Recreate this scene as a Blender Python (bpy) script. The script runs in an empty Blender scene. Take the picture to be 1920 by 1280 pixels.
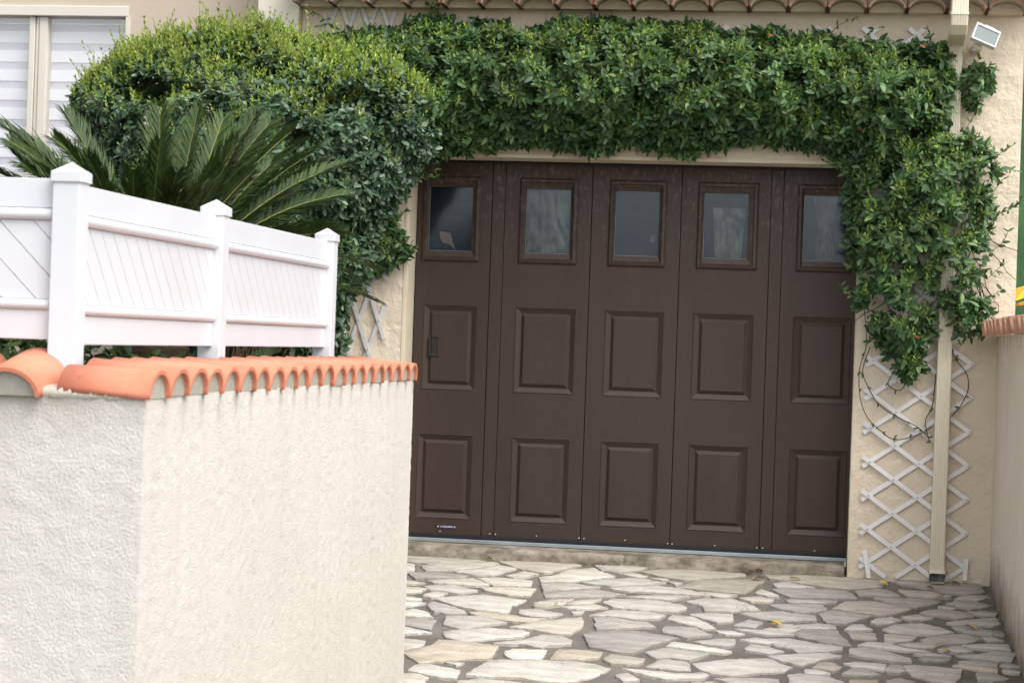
import bpy, bmesh, math, random
import numpy as np
from mathutils import Vector, Matrix, noise

random.seed(7); rng = np.random.default_rng(7)
SC = bpy.context.scene
COL = SC.collection
R = math.radians

# ------------------------------------------------------------------ camera, sky, sun, exposure
YAW, ROLL, FPX = R(8.29), R(2.0), 3825.0 / 1920.0
CAM = Vector((0.0, -10.62, 1.18))
AX = Vector((-math.sin(YAW), math.cos(YAW), 0)); RT0 = Vector((math.cos(YAW), math.sin(YAW), 0)); ZZ = Vector((0, 0, 1))
RT = RT0 * math.cos(ROLL) + ZZ * math.sin(ROLL); UP = -RT0 * math.sin(ROLL) + ZZ * math.cos(ROLL)
cd = bpy.data.cameras.new('camera'); cam = bpy.data.objects.new('camera', cd); COL.objects.link(cam)
cd.sensor_width = 36; cd.lens = 36 * FPX; cd.clip_end = 2000; cd.clip_start = 0.05
m = Matrix((RT, UP, -AX)).transposed().to_4x4(); m.translation = CAM; cam.matrix_world = m
cd.dof.use_dof = True; cd.dof.focus_distance = 10.3; cd.dof.aperture_fstop = 8.0
SC.camera = cam

SUN_EL, SUN_AZ = R(53), R(127)       # azimuth clockwise from +Y (house normal looks to -Y)
w = bpy.data.worlds.new('World'); SC.world = w; w.use_nodes = True
nt = w.node_tree; nt.nodes.clear()
sky = nt.nodes.new('ShaderNodeTexSky'); sky.sky_type = 'NISHITA'; sky.sun_disc = False
sky.sun_elevation = SUN_EL; sky.sun_rotation = SUN_AZ; sky.air_density = 1.0; sky.dust_density = 4.0; sky.ozone_density = 1.0
hs = nt.nodes.new('ShaderNodeHueSaturation'); hs.inputs['Saturation'].default_value = 0.22
bg = nt.nodes.new('ShaderNodeBackground'); bg.inputs['Strength'].default_value = 0.15
wo = nt.nodes.new('ShaderNodeOutputWorld')
nt.links.new(sky.outputs[0], hs.inputs['Color']); nt.links.new(hs.outputs[0], bg.inputs['Color']); nt.links.new(bg.outputs[0], wo.inputs['Surface'])
sd = bpy.data.lights.new('sun', 'SUN'); sd.energy = 0.85; sd.angle = R(40); sd.color = (1, 0.97, 0.92)
sun = bpy.data.objects.new('sun', sd); COL.objects.link(sun)
sdir = Vector((math.sin(SUN_AZ) * math.cos(SUN_EL), math.cos(SUN_AZ) * math.cos(SUN_EL), math.sin(SUN_EL)))
sun.rotation_euler = sdir.to_track_quat('Z', 'Y').to_euler()
SC.view_settings.view_transform = 'Standard'; SC.view_settings.look = 'None'
SC.view_settings.gamma = 1; SC.view_settings.use_curve_mapping = False
SC.view_settings.exposure = 1.14

# ------------------------------------------------------------------ helpers
def P(px, py, y=0.0):                 # where the sight line of a photograph pixel meets the upright plane at depth y
    d = AX + RT * ((px - 960) / 3825.0) + UP * ((640 - py) / 3825.0)
    return CAM + d * ((y - CAM.y) / d.y)
G0, GS = 0.03, 0.1125
def gz(y): return G0 + GS * y         # the drive falls gently from the house to the street
def PGr(px, py):
    d = AX + RT * ((px - 960) / 3825.0) + UP * ((640 - py) / 3825.0)
    t = (G0 + GS * CAM.y - CAM.z) / (d.z - GS * d.y)
    return CAM + d * t

def tag(o, label=None, cat=None, group=None, kind=None):
    if label: o['label'] = label
    if cat: o['category'] = cat
    if group: o['group'] = group
    if kind: o['kind'] = kind
    return o
def empty(name, loc=(0, 0, 0), **k):
    o = bpy.data.objects.new(name, None); COL.objects.link(o); o.location = loc; o.empty_display_size = .1
    return tag(o, **k)
def link(name, me, parent=None, loc=None, rot=None, mat=None):
    o = bpy.data.objects.new(name, me); COL.objects.link(o)
    if mat is not None and not me.materials: me.materials.append(mat)
    if parent is not None:
        o.parent = parent
        o.matrix_parent_inverse = Matrix.Translation(-parent_world(parent))
    if loc is not None: o.location = loc
    if rot is not None: o.rotation_euler = rot
    return o
def parent_world(p):
    v = Vector(p.location)
    return v
def mesh_py(name, vs, fs, mat=None, smooth=False):
    me = bpy.data.meshes.new(name); me.from_pydata([tuple(v) for v in vs], [], fs); me.update()
    if mat: me.materials.append(mat)
    if smooth: me.polygons.foreach_set('use_smooth', [True] * len(me.polygons))
    return me
def mesh_np(name, V, Fq, mat=None, smooth=False):
    me = bpy.data.meshes.new(name); V = np.asarray(V, np.float32); Fq = np.asarray(Fq, np.int32); k = Fq.shape[1]
    me.vertices.add(len(V)); me.vertices.foreach_set('co', V.ravel())
    me.loops.add(Fq.size); me.loops.foreach_set('vertex_index', Fq.ravel())
    me.polygons.add(len(Fq)); me.polygons.foreach_set('loop_start', np.arange(0, Fq.size, k, dtype=np.int32))
    me.polygons.foreach_set('loop_total', np.full(len(Fq), k, np.int32))
    me.update(calc_edges=True)
    if smooth: me.polygons.foreach_set('use_smooth', np.ones(len(Fq), bool))
    if mat: me.materials.append(mat)
    me.validate()
    return me

class MB:
    """collects boxes, bars and tubes into one mesh"""
    def __init__(s): s.bm = bmesh.new()
    def box(s, x0, x1, y0, y1, z0, z1, bev=0, M=None):
        vs = [s.bm.verts.new((x, y, z)) for x in (x0, x1) for y in (y0, y1) for z in (z0, z1)]
        idx = [(0, 1, 3, 2), (4, 6, 7, 5), (0, 4, 5, 1), (2, 3, 7, 6), (0, 2, 6, 4), (1, 5, 7, 3)]
        fs = [s.bm.faces.new([vs[i] for i in f]) for f in idx]
        if bev:
            es = list({e for f in fs for e in f.edges})
            r = bmesh.ops.bevel(s.bm, geom=es, offset=bev, segments=2, affect='EDGES', profile=.5)
            vs = list({v for v in r['verts']} | {v for v in vs if v.is_valid})
        if M is not None:
            bmesh.ops.transform(s.bm, matrix=M, verts=[v for v in vs if v.is_valid])
        return s
    def poly_prism(s, pts, a, b, axis='y'):
        n = len(pts)
        def mk(p, t):
            return {'y': (p[0], t, p[1]), 'x': (t, p[0], p[1]), 'z': (p[0], p[1], t)}[axis]
        A = [s.bm.verts.new(mk(p, a)) for p in pts]; B = [s.bm.verts.new(mk(p, b)) for p in pts]
        s.bm.faces.new(A); s.bm.faces.new(B[::-1])
        for i in range(n): s.bm.faces.new((A[i], B[i], B[(i + 1) % n], A[(i + 1) % n]))
        return s
    def tube(s, pts, r, n=6, cap=True):
        rs = r if isinstance(r, (list, tuple)) else [r] * len(pts)
        rings = []; pv = None
        for i, p in enumerate(pts):
            p = Vector(p); t = (Vector(pts[min(i + 1, len(pts) - 1)]) - Vector(pts[max(i - 1, 0)])).normalized()
            if pv is None: pv = t.orthogonal().normalized()
            pv = (pv - t * pv.dot(t)).normalized(); q = t.cross(pv)
            rings.append([s.bm.verts.new(p + (pv * math.cos(2 * math.pi * k / n) + q * math.sin(2 * math.pi * k / n)) * rs[i]) for k in range(n)])
        for a, b in zip(rings, rings[1:]):
            for k in range(n): s.bm.faces.new((a[k], a[(k + 1) % n], b[(k + 1) % n], b[k]))
        if cap: s.bm.faces.new(rings[0][::-1]); s.bm.faces.new(rings[-1])
        return s
    def mesh(s, name, mat=None, smooth=False):
        bmesh.ops.recalc_face_normals(s.bm, faces=s.bm.faces)
        me = bpy.data.meshes.new(name); s.bm.to_mesh(me); s.bm.free()
        if mat: me.materials.append(mat)
        if smooth: me.polygons.foreach_set('use_smooth', [True] * len(me.polygons))
        return me
    def build(s, name, mat, parent=None, smooth=False, **k):
        return tag(link(name, s.mesh(name, mat, smooth), parent), **k)

# ------------------------------------------------------------------ materials
def mat(name, col, rough=.7, spec=.5, metal=0, var=None, var_scale=3, bump=None, bump_scale=40, bump_d=.004, detail=4,
        obj_rand=0, speck=None, stretch=None, coat=0):
    """var: second colour mixed by noise; bump: strength"""
    m = bpy.data.materials.new(name); m.use_nodes = True; n = m.node_tree.nodes; l = m.node_tree.links
    b = n['Principled BSDF']; b.inputs['Roughness'].default_value = rough; b.inputs['Metallic'].default_value = metal
    b.inputs['Specular IOR Level'].default_value = spec; b.inputs['Coat Weight'].default_value = coat
    tc = n.new('ShaderNodeTexCoord'); mp = n.new('ShaderNodeMapping'); l.new(tc.outputs['Object'], mp.inputs[0])
    if stretch: mp.inputs['Scale'].default_value = stretch
    cur = None
    def noise_(sc, det=4, r=.6, src=mp):
        t = n.new('ShaderNodeTexNoise'); t.inputs['Scale'].default_value = sc; t.inputs['Detail'].default_value = det
        t.inputs['Roughness'].default_value = r; l.new(src.outputs[0], t.inputs['Vector']); return t
    def mix(fac, a, bcol, lo=.35, hi=.65):
        mr = n.new('ShaderNodeMapRange'); mr.inputs['From Min'].default_value = lo; mr.inputs['From Max'].default_value = hi
        l.new(fac, mr.inputs['Value']); mx = n.new('ShaderNodeMix'); mx.data_type = 'RGBA'; l.new(mr.outputs[0], mx.inputs['Factor'])
        if isinstance(a, tuple): mx.inputs['A'].default_value = (*a, 1)
        else: l.new(a, mx.inputs['A'])
        if isinstance(bcol, tuple): mx.inputs['B'].default_value = (*bcol, 1)
        else: l.new(bcol, mx.inputs['B'])
        return mx.outputs['Result']
    cur = col
    if var: cur = mix(noise_(var_scale).outputs['Fac'], cur, var)
    if speck:   # (colour, scale, lo, hi)
        cur = mix(noise_(speck[1], 6, .7).outputs['Fac'], cur, speck[0], speck[2], speck[3])
    if obj_rand:
        oi = n.new('ShaderNodeObjectInfo'); h = n.new('ShaderNodeHueSaturation')
        mr = n.new('ShaderNodeMapRange'); mr.inputs['To Min'].default_value = 1 - obj_rand; mr.inputs['To Max'].default_value = 1 + obj_rand
        l.new(oi.outputs['Random'], mr.inputs['Value']); l.new(mr.outputs[0], h.inputs['Value'])
        if isinstance(cur, tuple): h.inputs['Color'].default_value = (*cur, 1)
        else: l.new(cur, h.inputs['Color'])
        cur = h.outputs[0]
    if isinstance(cur, tuple): b.inputs['Base Color'].default_value = (*cur, 1)
    else: l.new(cur, b.inputs['Base Color'])
    if bump:
        t = noise_(bump_scale, detail, .65); bp = n.new('ShaderNodeBump'); bp.inputs['Strength'].default_value = bump
        bp.inputs['Distance'].default_value = bump_d; l.new(t.outputs['Fac'], bp.inputs['Height']); l.new(bp.outputs[0], b.inputs['Normal'])
    m['b'] = 1
    return m
def facing(n, l, f0, mx):
    lw_ = n.new('ShaderNodeLayerWeight'); p = n.new('ShaderNodeMath'); p.operation = 'POWER'; p.inputs[1].default_value = 5; q = n.new('ShaderNodeMath'); q.operation = 'MULTIPLY_ADD'
    q.inputs[1].default_value = .9 - f0; q.inputs[2].default_value = f0; l.new(lw_.outputs['Facing'], p.inputs[0]); l.new(p.outputs[0], q.inputs[0]); l.new(q.outputs[0], mx.inputs[0])
def nodes(m): return m.node_tree.nodes, m.node_tree.links, m.node_tree.nodes['Principled BSDF']

M = {}
M['render_house'] = mat('cream_stucco', (.67, .575, .445), .9, .2, var=(.71, .62, .49), var_scale=2.5, bump=.9, bump_scale=28, bump_d=.009, detail=5, speck=((.56, .475, .36), 60, .62, .8))
M['render_main'] = mat('tan_render', (.50, .425, .345), .9, .2, var=(.53, .45, .365), bump=.3, bump_scale=60, bump_d=.002)
M['paint_smooth'] = mat('smooth_cream_paint', (.68, .59, .45), .8, .3, var=(.62, .54, .41), var_scale=6, bump=.25, bump_scale=25, bump_d=.003)
M['pier'] = mat('lit_cream_pier_paint', (.66, .62, .53), .85, .3, bump=.2, bump_scale=50, bump_d=.002)  # smooth cream paint, its paleness also painting in light clear of the eave
M['brown'] = mat('brown_door_film', (.042, .0275, .0205), .46, .34, var=(.049, .0325, .0245), var_scale=5, bump=.35, bump_scale=160, bump_d=.0012, stretch=(1, 1, .12), speck=((.085, .068, .064), 55, .60, .95))
n, l, b = nodes(M['brown']); src = b.inputs['Base Color'].links[0].from_socket
g = n.new('ShaderNodeNewGeometry'); sx = n.new('ShaderNodeSeparateXYZ'); l.new(g.outputs['Position'], sx.inputs[0])
mp = n.new('ShaderNodeMapping'); mp.inputs['Scale'].default_value = (1, 1, .45); l.new(g.outputs['Position'], mp.inputs[0])
t = n.new('ShaderNodeTexNoise'); t.inputs['Scale'].default_value = 45; t.inputs['Detail'].default_value = 8; t.inputs['Roughness'].default_value = .75; l.new(mp.outputs[0], t.inputs['Vector'])
a1_ = n.new('ShaderNodeMapRange'); a1_.inputs['From Min'].default_value = .52; a1_.inputs['From Max'].default_value = .78; l.new(t.outputs['Fac'], a1_.inputs['Value'])
a2_ = n.new('ShaderNodeMapRange'); a2_.inputs['From Min'].default_value = 1.55; a2_.inputs['From Max'].default_value = 2.10; a2_.inputs['To Min'].default_value = .06; a2_.inputs['To Max'].default_value = .75; l.new(sx.outputs['Z'], a2_.inputs['Value'])
mu = n.new('ShaderNodeMath'); mu.operation = 'MULTIPLY'; l.new(a1_.outputs[0], mu.inputs[0]); l.new(a2_.outputs[0], mu.inputs[1])
mx = n.new('ShaderNodeMix'); mx.data_type = 'RGBA'; mx.inputs['B'].default_value = (.30, .26, .26, 1); l.new(mu.outputs[0], mx.inputs['Factor']); l.new(src, mx.inputs['A']); l.new(mx.outputs['Result'], b.inputs['Base Color'])
M['black_rubber'] = mat('black_rubber', (.012, .013, .016), .5, .4)
M['galva'] = mat('galvanised_sill', (.36, .41, .44), .38, .5, .55, var=(.44, .48, .5), var_scale=8, bump=.05, bump_scale=60)
M['concrete'] = mat('stained_concrete', (.33, .29, .235), .9, .2, var=(.12, .10, .075), var_scale=9, bump=.8, bump_scale=60, bump_d=.006, speck=((.10, .085, .065), 38, .56, .72), stretch=(1, 1, 1.8))
M['white_pvc'] = mat('white_pvc', (.63, .65, .685), .34, .5, var=(.60, .62, .65), var_scale=3)
M['white_slat'] = mat('white_slat', (.80, .80, .80), .4, .5, var=(.74, .74, .735), var_scale=8)
M['white_slat_old'] = mat('weathered_white_slat', (.64, .64, .64), .5, .4, var=(.55, .55, .55), var_scale=14)
M['rivet'] = mat('rivet', (.30, .30, .32), .4, .5, .6)
M['beige_pipe'] = mat('beige_pvc', (.72, .66, .52), .4, .4, var=(.68, .62, .48), var_scale=2)
M['mouth_shade'] = mat('pipe_mouth_shade', (.05, .06, .065), .6, .3, var=(.16, .17, .17), var_scale=30)
M['terracotta'] = mat('orange_terracotta', (.55, .18, .105), .75, .25, var=(.60, .235, .15), var_scale=5, bump=.35, bump_scale=90, bump_d=.0015, obj_rand=.12, speck=((.30, .15, .105), 30, .57, .74))
M['terracotta_pale'] = mat('pale_weathered_terracotta', (.62, .34, .235), .8, .3, var=(.52, .27, .19), var_scale=8, bump=.35, bump_scale=90, bump_d=.002, obj_rand=.12, speck=((.20, .11, .08), 40, .55, .8))
M['terracotta_old'] = mat('old_brown_terracotta', (.22, .085, .055), .85, .25, var=(.15, .08, .06), var_scale=10, bump=.5, bump_scale=60, bump_d=.003, obj_rand=.15)
M['terracotta_brown'] = mat('brown_ridge_terracotta', (.36, .18, .11), .85, .25, var=(.24, .13, .09), var_scale=12, bump=.6, bump_scale=70, bump_d=.004, speck=((.10, .08, .06), 30, .5, .7))
M['mortar_lichen'] = mat('lichen_mortar', (.10, .10, .075), .95, .1, var=(.17, .155, .12), var_scale=18, bump=.8, bump_scale=50, bump_d=.006, speck=((.07, .07, .055), 45, .5, .7))
M['eave_lining'] = mat('eave_lining_paint', (.44, .36, .27), .9, .2, var=(.36, .29, .21), var_scale=12)
M['mortar'] = mat('grey_mortar', (.36, .345, .29), .95, .1, var=(.42, .40, .34), var_scale=20, bump=.6, bump_scale=80, bump_d=.004)
M['joint'] = mat('grey_joint_mortar', (.20, .185, .16), .95, .15, var=(.135, .122, .104), var_scale=4, bump=1.0, bump_scale=110, bump_d=.006, detail=8, speck=((.34, .31, .25), 160, .55, .8))
M['soil'] = mat('dark_soil', (.03, .024, .016), 1, .1, bump=1, bump_scale=30, bump_d=.02)
M['asphalt'] = mat('asphalt', (.10, .098, .095), .9, .3, var=(.13, .128, .12), bump=.6, bump_scale=200, bump_d=.003)
M['glass_dark'] = None
M['blind_white'] = mat('white_blind_fabric', (.88, .89, .93), .8, .2)
M['blind_grey'] = mat('grey_blind_gauze', (.66, .65, .72), .8, .2)
M['frame_cream'] = mat('cream_window_frame', (.62, .585, .51), .4, .4)
M['green_panel'] = mat('dark_green_sheet', (.018, .07, .028), .6, .3, var=(.05, .13, .05), var_scale=3)
M['yellow'] = mat('yellow_canopy', (.75, .55, .04), .6, .3)
M['orange'] = mat('orange_fringe', (.55, .25, .05), .7, .3)
M['black_plastic'] = mat('black_plastic', (.012, .015, .02), .35, .5)
M['plate_blue'] = mat('blue_plate', (.02, .03, .16), .4, .5)
M['plate_white'] = mat('white_print', (.8, .85, .85), .5, .3)
M['screw'] = mat('pale_screw', (.75, .72, .68), .35, .5, .3)
M['twig'] = mat('brown_twig', (.065, .035, .028), .8, .2, var=(.10, .06, .04))
M['twig_green'] = mat('green_twig', (.16, .20, .05), .7, .2)
M['white_enamel'] = mat('white_enamel', (.72, .72, .76), .35, .5)

def leaf_mat(name, c1, c2, c3, rough=.38, trans=.25, mottle=True, spec=.5):
    m = bpy.data.materials.new(name); m.use_nodes = True; n, l, b = nodes(m)
    g = n.new('ShaderNodeNewGeometry'); cr = n.new('ShaderNodeValToRGB'); e = cr.color_ramp
    e.elements[0].position = 0; e.elements[0].color = (*c1, 1); e.elements[1].position = 1; e.elements[1].color = (*c3, 1)
    x = e.elements.new(.6); x.color = (*c2, 1)
    l.new(g.outputs['Random Per Island'], cr.inputs[0]); 
    tc = n.new('ShaderNodeTexCoord'); t = n.new('ShaderNodeTexNoise'); t.inputs['Scale'].default_value = 4
    l.new(tc.outputs['Object'], t.inputs['Vector'])
    h = n.new('ShaderNodeHueSaturation'); mr = n.new('ShaderNodeMapRange'); mr.inputs['From Min'].default_value = .3; mr.inputs['From Max'].default_value = .7
    mr.inputs['To Min'].default_value = .75; mr.inputs['To Max'].default_value = 1.25
    l.new(t.outputs['Fac'], mr.inputs['Value']); l.new(mr.outputs[0], h.inputs['Value']); l.new(cr.outputs[0], h.inputs['Color'])
    l.new(h.outputs[0], b.inputs['Base Color']); b.inputs['Roughness'].default_value = rough; b.inputs['Specular IOR Level'].default_value = spec
    tr = n.new('ShaderNodeBsdfTranslucent'); mx = n.new('ShaderNodeMixShader'); mx.inputs[0].default_value = trans
    hh = n.new('ShaderNodeHueSaturation'); hh.inputs['Value'].default_value = 1.5; hh.inputs['Hue'].default_value = .48
    l.new(h.outputs[0], hh.inputs['Color']); l.new(hh.outputs[0], tr.inputs['Color'])
    l.new(b.outputs[0], mx.inputs[1]); l.new(tr.outputs[0], mx.inputs[2]); l.new(mx.outputs[0], n['Material Output'].inputs['Surface'])
    return m
M['vine_leaf'] = leaf_mat('vine_leaf', (.030, .074, .028), (.060, .130, .046), (.140, .235, .070), .46, .22, spec=.36)
M['vine_shoot'] = leaf_mat('vine_new_leaf', (.11, .20, .035), (.19, .30, .05), (.30, .40, .08), .45, .35)
M['bush_leaf'] = leaf_mat('bush_leaf', (.028, .064, .032), (.055, .112, .056), (.105, .185, .085), .40, .15, spec=.5)
M['bush_shoot'] = leaf_mat('bush_new_leaf', (.14, .22, .04), (.27, .37, .06), (.42, .50, .11), .5, .35)
M['palm_leaf'] = leaf_mat('palm_leaflet', (.018, .044, .016), (.036, .070, .014), (.068, .100, .020), .55, .12, spec=.3)
M['palm_rachis'] = mat('palm_rachis', (.22, .22, .05), .6, .3)
M['palm_trunk'] = mat('palm_trunk', (.06, .045, .03), .95, .1, bump=1, bump_scale=20, bump_d=.02)
M['red_leaf'] = mat('red_leaf', (.28, .05, .03), .5, .3)
M['leaf_yellow'] = mat('fallen_yellow', (.62, .47, .10), .6, .3, var=(.5, .33, .08), var_scale=40)
M['leaf_orange'] = mat('fallen_orange', (.68, .22, .03), .6, .3, var=(.6, .15, .02), var_scale=40)
M['leaf_brown'] = mat('fallen_brown', (.07, .035, .02), .7, .3)

# limestone flags: pale cream, grey-white, tan; layered grain and cracks
def stone_mat():
    m = mat('limestone_flag', (.40, .37, .325), .78, .25, var=(.56, .535, .485), var_scale=5.0, speck=((.27, .24, .195), 34, .54, .76), obj_rand=.17, bump=.9, bump_scale=16, bump_d=.006, detail=8, stretch=(1, 3.2, 1))
    n, l, b = nodes(m)
    src = b.inputs['Base Color'].links[0].from_socket
    oi = n.new('ShaderNodeObjectInfo'); cr = n.new('ShaderNodeValToRGB'); e = cr.color_ramp; e.interpolation = 'CONSTANT'
    mu = n.new('ShaderNodeMath'); mu.operation = 'MULTIPLY'; mu.inputs[1].default_value = 7.31; fr = n.new('ShaderNodeMath'); fr.operation = 'FRACT'
    l.new(oi.outputs['Random'], mu.inputs[0]); l.new(mu.outputs[0], fr.inputs[0]); l.new(fr.outputs[0], cr.inputs[0])
    e.elements[0].color = (1, 1, 1, 1); e.elements[1].position = .45; e.elements[1].color = (1.0, .965, .92, 1)
    for p, c in ((.62, (.84, .84, .84)), (.74, (1.04, 1.04, 1.03)), (.93, (1.0, .93, .84))):
        x = e.elements.new(p); x.color = (*c, 1)
    mx = n.new('ShaderNodeMix'); mx.data_type = 'RGBA'; mx.blend_type = 'MULTIPLY'; mx.inputs['Factor'].default_value = 1
    l.new(src, mx.inputs['A']); l.new(cr.outputs[0], mx.inputs['B'])
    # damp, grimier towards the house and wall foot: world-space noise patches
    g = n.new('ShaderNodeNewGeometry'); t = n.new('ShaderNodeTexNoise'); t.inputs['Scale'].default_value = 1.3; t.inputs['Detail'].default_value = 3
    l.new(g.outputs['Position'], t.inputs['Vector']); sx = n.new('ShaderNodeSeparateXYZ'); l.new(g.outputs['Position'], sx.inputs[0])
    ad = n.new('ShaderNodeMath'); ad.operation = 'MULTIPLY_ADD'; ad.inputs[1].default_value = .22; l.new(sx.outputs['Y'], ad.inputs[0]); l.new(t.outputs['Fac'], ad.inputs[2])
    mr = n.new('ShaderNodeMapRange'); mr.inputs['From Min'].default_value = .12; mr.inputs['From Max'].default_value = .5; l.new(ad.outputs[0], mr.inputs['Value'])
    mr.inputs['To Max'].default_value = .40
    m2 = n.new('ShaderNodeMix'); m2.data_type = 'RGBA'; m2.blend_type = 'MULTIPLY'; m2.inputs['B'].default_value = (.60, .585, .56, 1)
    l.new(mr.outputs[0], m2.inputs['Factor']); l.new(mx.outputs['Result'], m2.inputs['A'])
    # thin dark cracks along the bedding
    v = n.new('ShaderNodeTexVoronoi'); v.feature = 'DISTANCE_TO_EDGE'; v.inputs['Scale'].default_value = 5
    mp = n.new('ShaderNodeMapping'); mp.inputs['Scale'].default_value = (.55, 1.6, 1); nz = n.new('ShaderNodeTexNoise'); nz.inputs['Scale'].default_value = 7; nz.inputs['Detail'].default_value = 5
    l.new(g.outputs['Position'], nz.inputs['Vector']); va = n.new('ShaderNodeVectorMath'); va.operation = 'MULTIPLY_ADD'; va.inputs[1].default_value = (.5, .5, .5)
    l.new(nz.outputs['Color'], va.inputs[0]); l.new(g.outputs['Position'], va.inputs[2]); l.new(va.outputs[0], mp.inputs[0]); l.new(mp.outputs[0], v.inputs['Vector'])
    m3 = n.new('ShaderNodeMapRange'); m3.inputs['From Min'].default_value = .0; m3.inputs['From Max'].default_value = .012; m3.inputs['To Min'].default_value = .55; m3.inputs['To Max'].default_value = 0
    l.new(v.outputs['Distance'], m3.inputs['Value'])
    m4 = n.new('ShaderNodeMix'); m4.data_type = 'RGBA'; m4.inputs['B'].default_value = (.16, .14, .115, 1); l.new(m3.outputs[0], m4.inputs['Factor']); l.new(m2.outputs['Result'], m4.inputs['A'])
    l.new(m4.outputs['Result'], b.inputs['Base Color'])
    return m
M['stone'] = stone_mat()

# roughcast of the street walls with rain streaks under the tiles
def roughcast(name, c1, c2, streak, bump=1.0, bscale=150, grime=None, valley=-5.815, ztop=1.01, drip=.12, amount=.5):
    m = mat(name, c1, .95, .15, var=c2, var_scale=1.6, bump=bump, bump_scale=bscale, bump_d=.006, detail=9, speck=(tuple(x * .70 for x in c1), 120, .58, .78))
    n, l, b = nodes(m); src = b.inputs['Base Color'].links[0].from_socket
    g = n.new('ShaderNodeNewGeometry'); mp = n.new('ShaderNodeMapping'); mp.inputs['Scale'].default_value = (6, 6, .35)
    t = n.new('ShaderNodeTexNoise'); t.inputs['Scale'].default_value = 2.2; t.inputs['Detail'].default_value = 6; t.inputs['Roughness'].default_value = .65
    l.new(g.outputs['Position'], mp.inputs[0]); l.new(mp.outputs[0], t.inputs['Vector'])
    mr = n.new('ShaderNodeMapRange'); mr.inputs['From Min'].default_value = .48; mr.inputs['From Max'].default_value = .75; mr.inputs['To Max'].default_value = .45
    l.new(t.outputs['Fac'], mr.inputs['Value']); mx = n.new('ShaderNodeMix'); mx.data_type = 'RGBA'; mx.inputs['B'].default_value = (*streak, 1)
    l.new(mr.outputs[0], mx.inputs['Factor']); l.new(src, mx.inputs['A']); out = mx.outputs['Result']
    # rain run-off stains below each tile valley
    sx0 = n.new('ShaderNodeSeparateXYZ'); l.new(g.outputs['Position'], sx0.inputs[0])
    def mth(op, a, b2=None, c2=None):
        q = n.new('ShaderNodeMath'); q.operation = op
        for i_, v_ in enumerate((a, b2, c2)):
            if v_ is None: continue
            if isinstance(v_, (int, float)): q.inputs[i_].default_value = v_
            else: l.new(v_, q.inputs[i_])
        return q.outputs[0]
    tn = n.new('ShaderNodeTexNoise'); tn.inputs['Scale'].default_value = 5; tn.inputs['Detail'].default_value = 4; l.new(g.outputs['Position'], tn.inputs['Vector'])
    ph = mth('MULTIPLY_ADD', mth('ADD', sx0.outputs['Y'], mth('MULTIPLY', tn.outputs['Fac'], .03)), 2 * math.pi / .1637, -2 * math.pi / .1637 * (valley + .015))
    cs_ = mth('POWER', mth('MULTIPLY_ADD', mth('COSINE', ph), .5, .5), 5)
    fall = n.new('ShaderNodeMapRange'); fall.inputs['From Min'].default_value = ztop - drip; fall.inputs['From Max'].default_value = ztop; l.new(mth('MULTIPLY_ADD', tn.outputs['Fac'], .10, mth('SUBTRACT', sx0.outputs['Z'], .05)), fall.inputs['Value'])
    tn2 = n.new('ShaderNodeTexNoise'); tn2.inputs['Scale'].default_value = 3.1; tn2.inputs['Detail'].default_value = 2; l.new(g.outputs['Position'], tn2.inputs['Vector'])
    irr = n.new('ShaderNodeMapRange'); irr.inputs['From Min'].default_value = .38; irr.inputs['From Max'].default_value = .62; irr.inputs['To Min'].default_value = .25; irr.inputs['To Max'].default_value = 1.3; l.new(tn2.outputs['Fac'], irr.inputs['Value'])
    cs_ = mth('MULTIPLY', cs_, irr.outputs[0])
    fc = mth('MULTIPLY', mth('MULTIPLY', cs_, mth('POWER', fall.outputs[0], 1.5)), amount)
    ms = n.new('ShaderNodeMix'); ms.data_type = 'RGBA'; ms.inputs['B'].default_value = (.22, .19, .15, 1); l.new(fc, ms.inputs['Factor']); l.new(out, ms.inputs['A']); out = ms.outputs['Result']
    if grime:   # dark mildew at the foot of the wall, following the falling drive
        sx = n.new('ShaderNodeSeparateXYZ'); l.new(g.outputs['Position'], sx.inputs[0])
        my = n.new('ShaderNodeMath'); my.operation = 'MULTIPLY_ADD'; my.inputs[1].default_value = -GS; l.new(sx.outputs['Y'], my.inputs[0]); l.new(sx.outputs['Z'], my.inputs[2])
        t2 = n.new('ShaderNodeTexNoise'); t2.inputs['Scale'].default_value = 6; t2.inputs['Detail'].default_value = 6; l.new(g.outputs['Position'], t2.inputs['Vector'])
        s = n.new('ShaderNodeMath'); s.operation = 'MULTIPLY_ADD'; s.inputs[1].default_value = -.35; l.new(t2.outputs['Fac'], s.inputs[0]); l.new(my.outputs[0], s.inputs[2])
        m3 = n.new('ShaderNodeMapRange'); m3.inputs['From Min'].default_value = -.16; m3.inputs['From Max'].default_value = grime; m3.inputs['To Min'].default_value = .85; m3.inputs['To Max'].default_value = 0
        l.new(s.outputs[0], m3.inputs['Value']); m4 = n.new('ShaderNodeMix'); m4.data_type = 'RGBA'; m4.inputs['B'].default_value = (.14, .115, .085, 1)
        l.new(m3.outputs[0], m4.inputs['Factor']); l.new(out, m4.inputs['A']); out = m4.outputs['Result']
    l.new(out, b.inputs['Base Color'])
    return m
M['rough_white'] = roughcast('white_roughcast', (.625, .60, .54), (.665, .64, .58), (.53, .50, .435))
M['rough_cream'] = roughcast('cream_roughcast', (.74, .645, .545), (.77, .68, .58), (.62, .52, .41), bump=.6, grime=.12, valley=-.085 - .1637 / 2, ztop=1.30, drip=.16, amount=.55)

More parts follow.
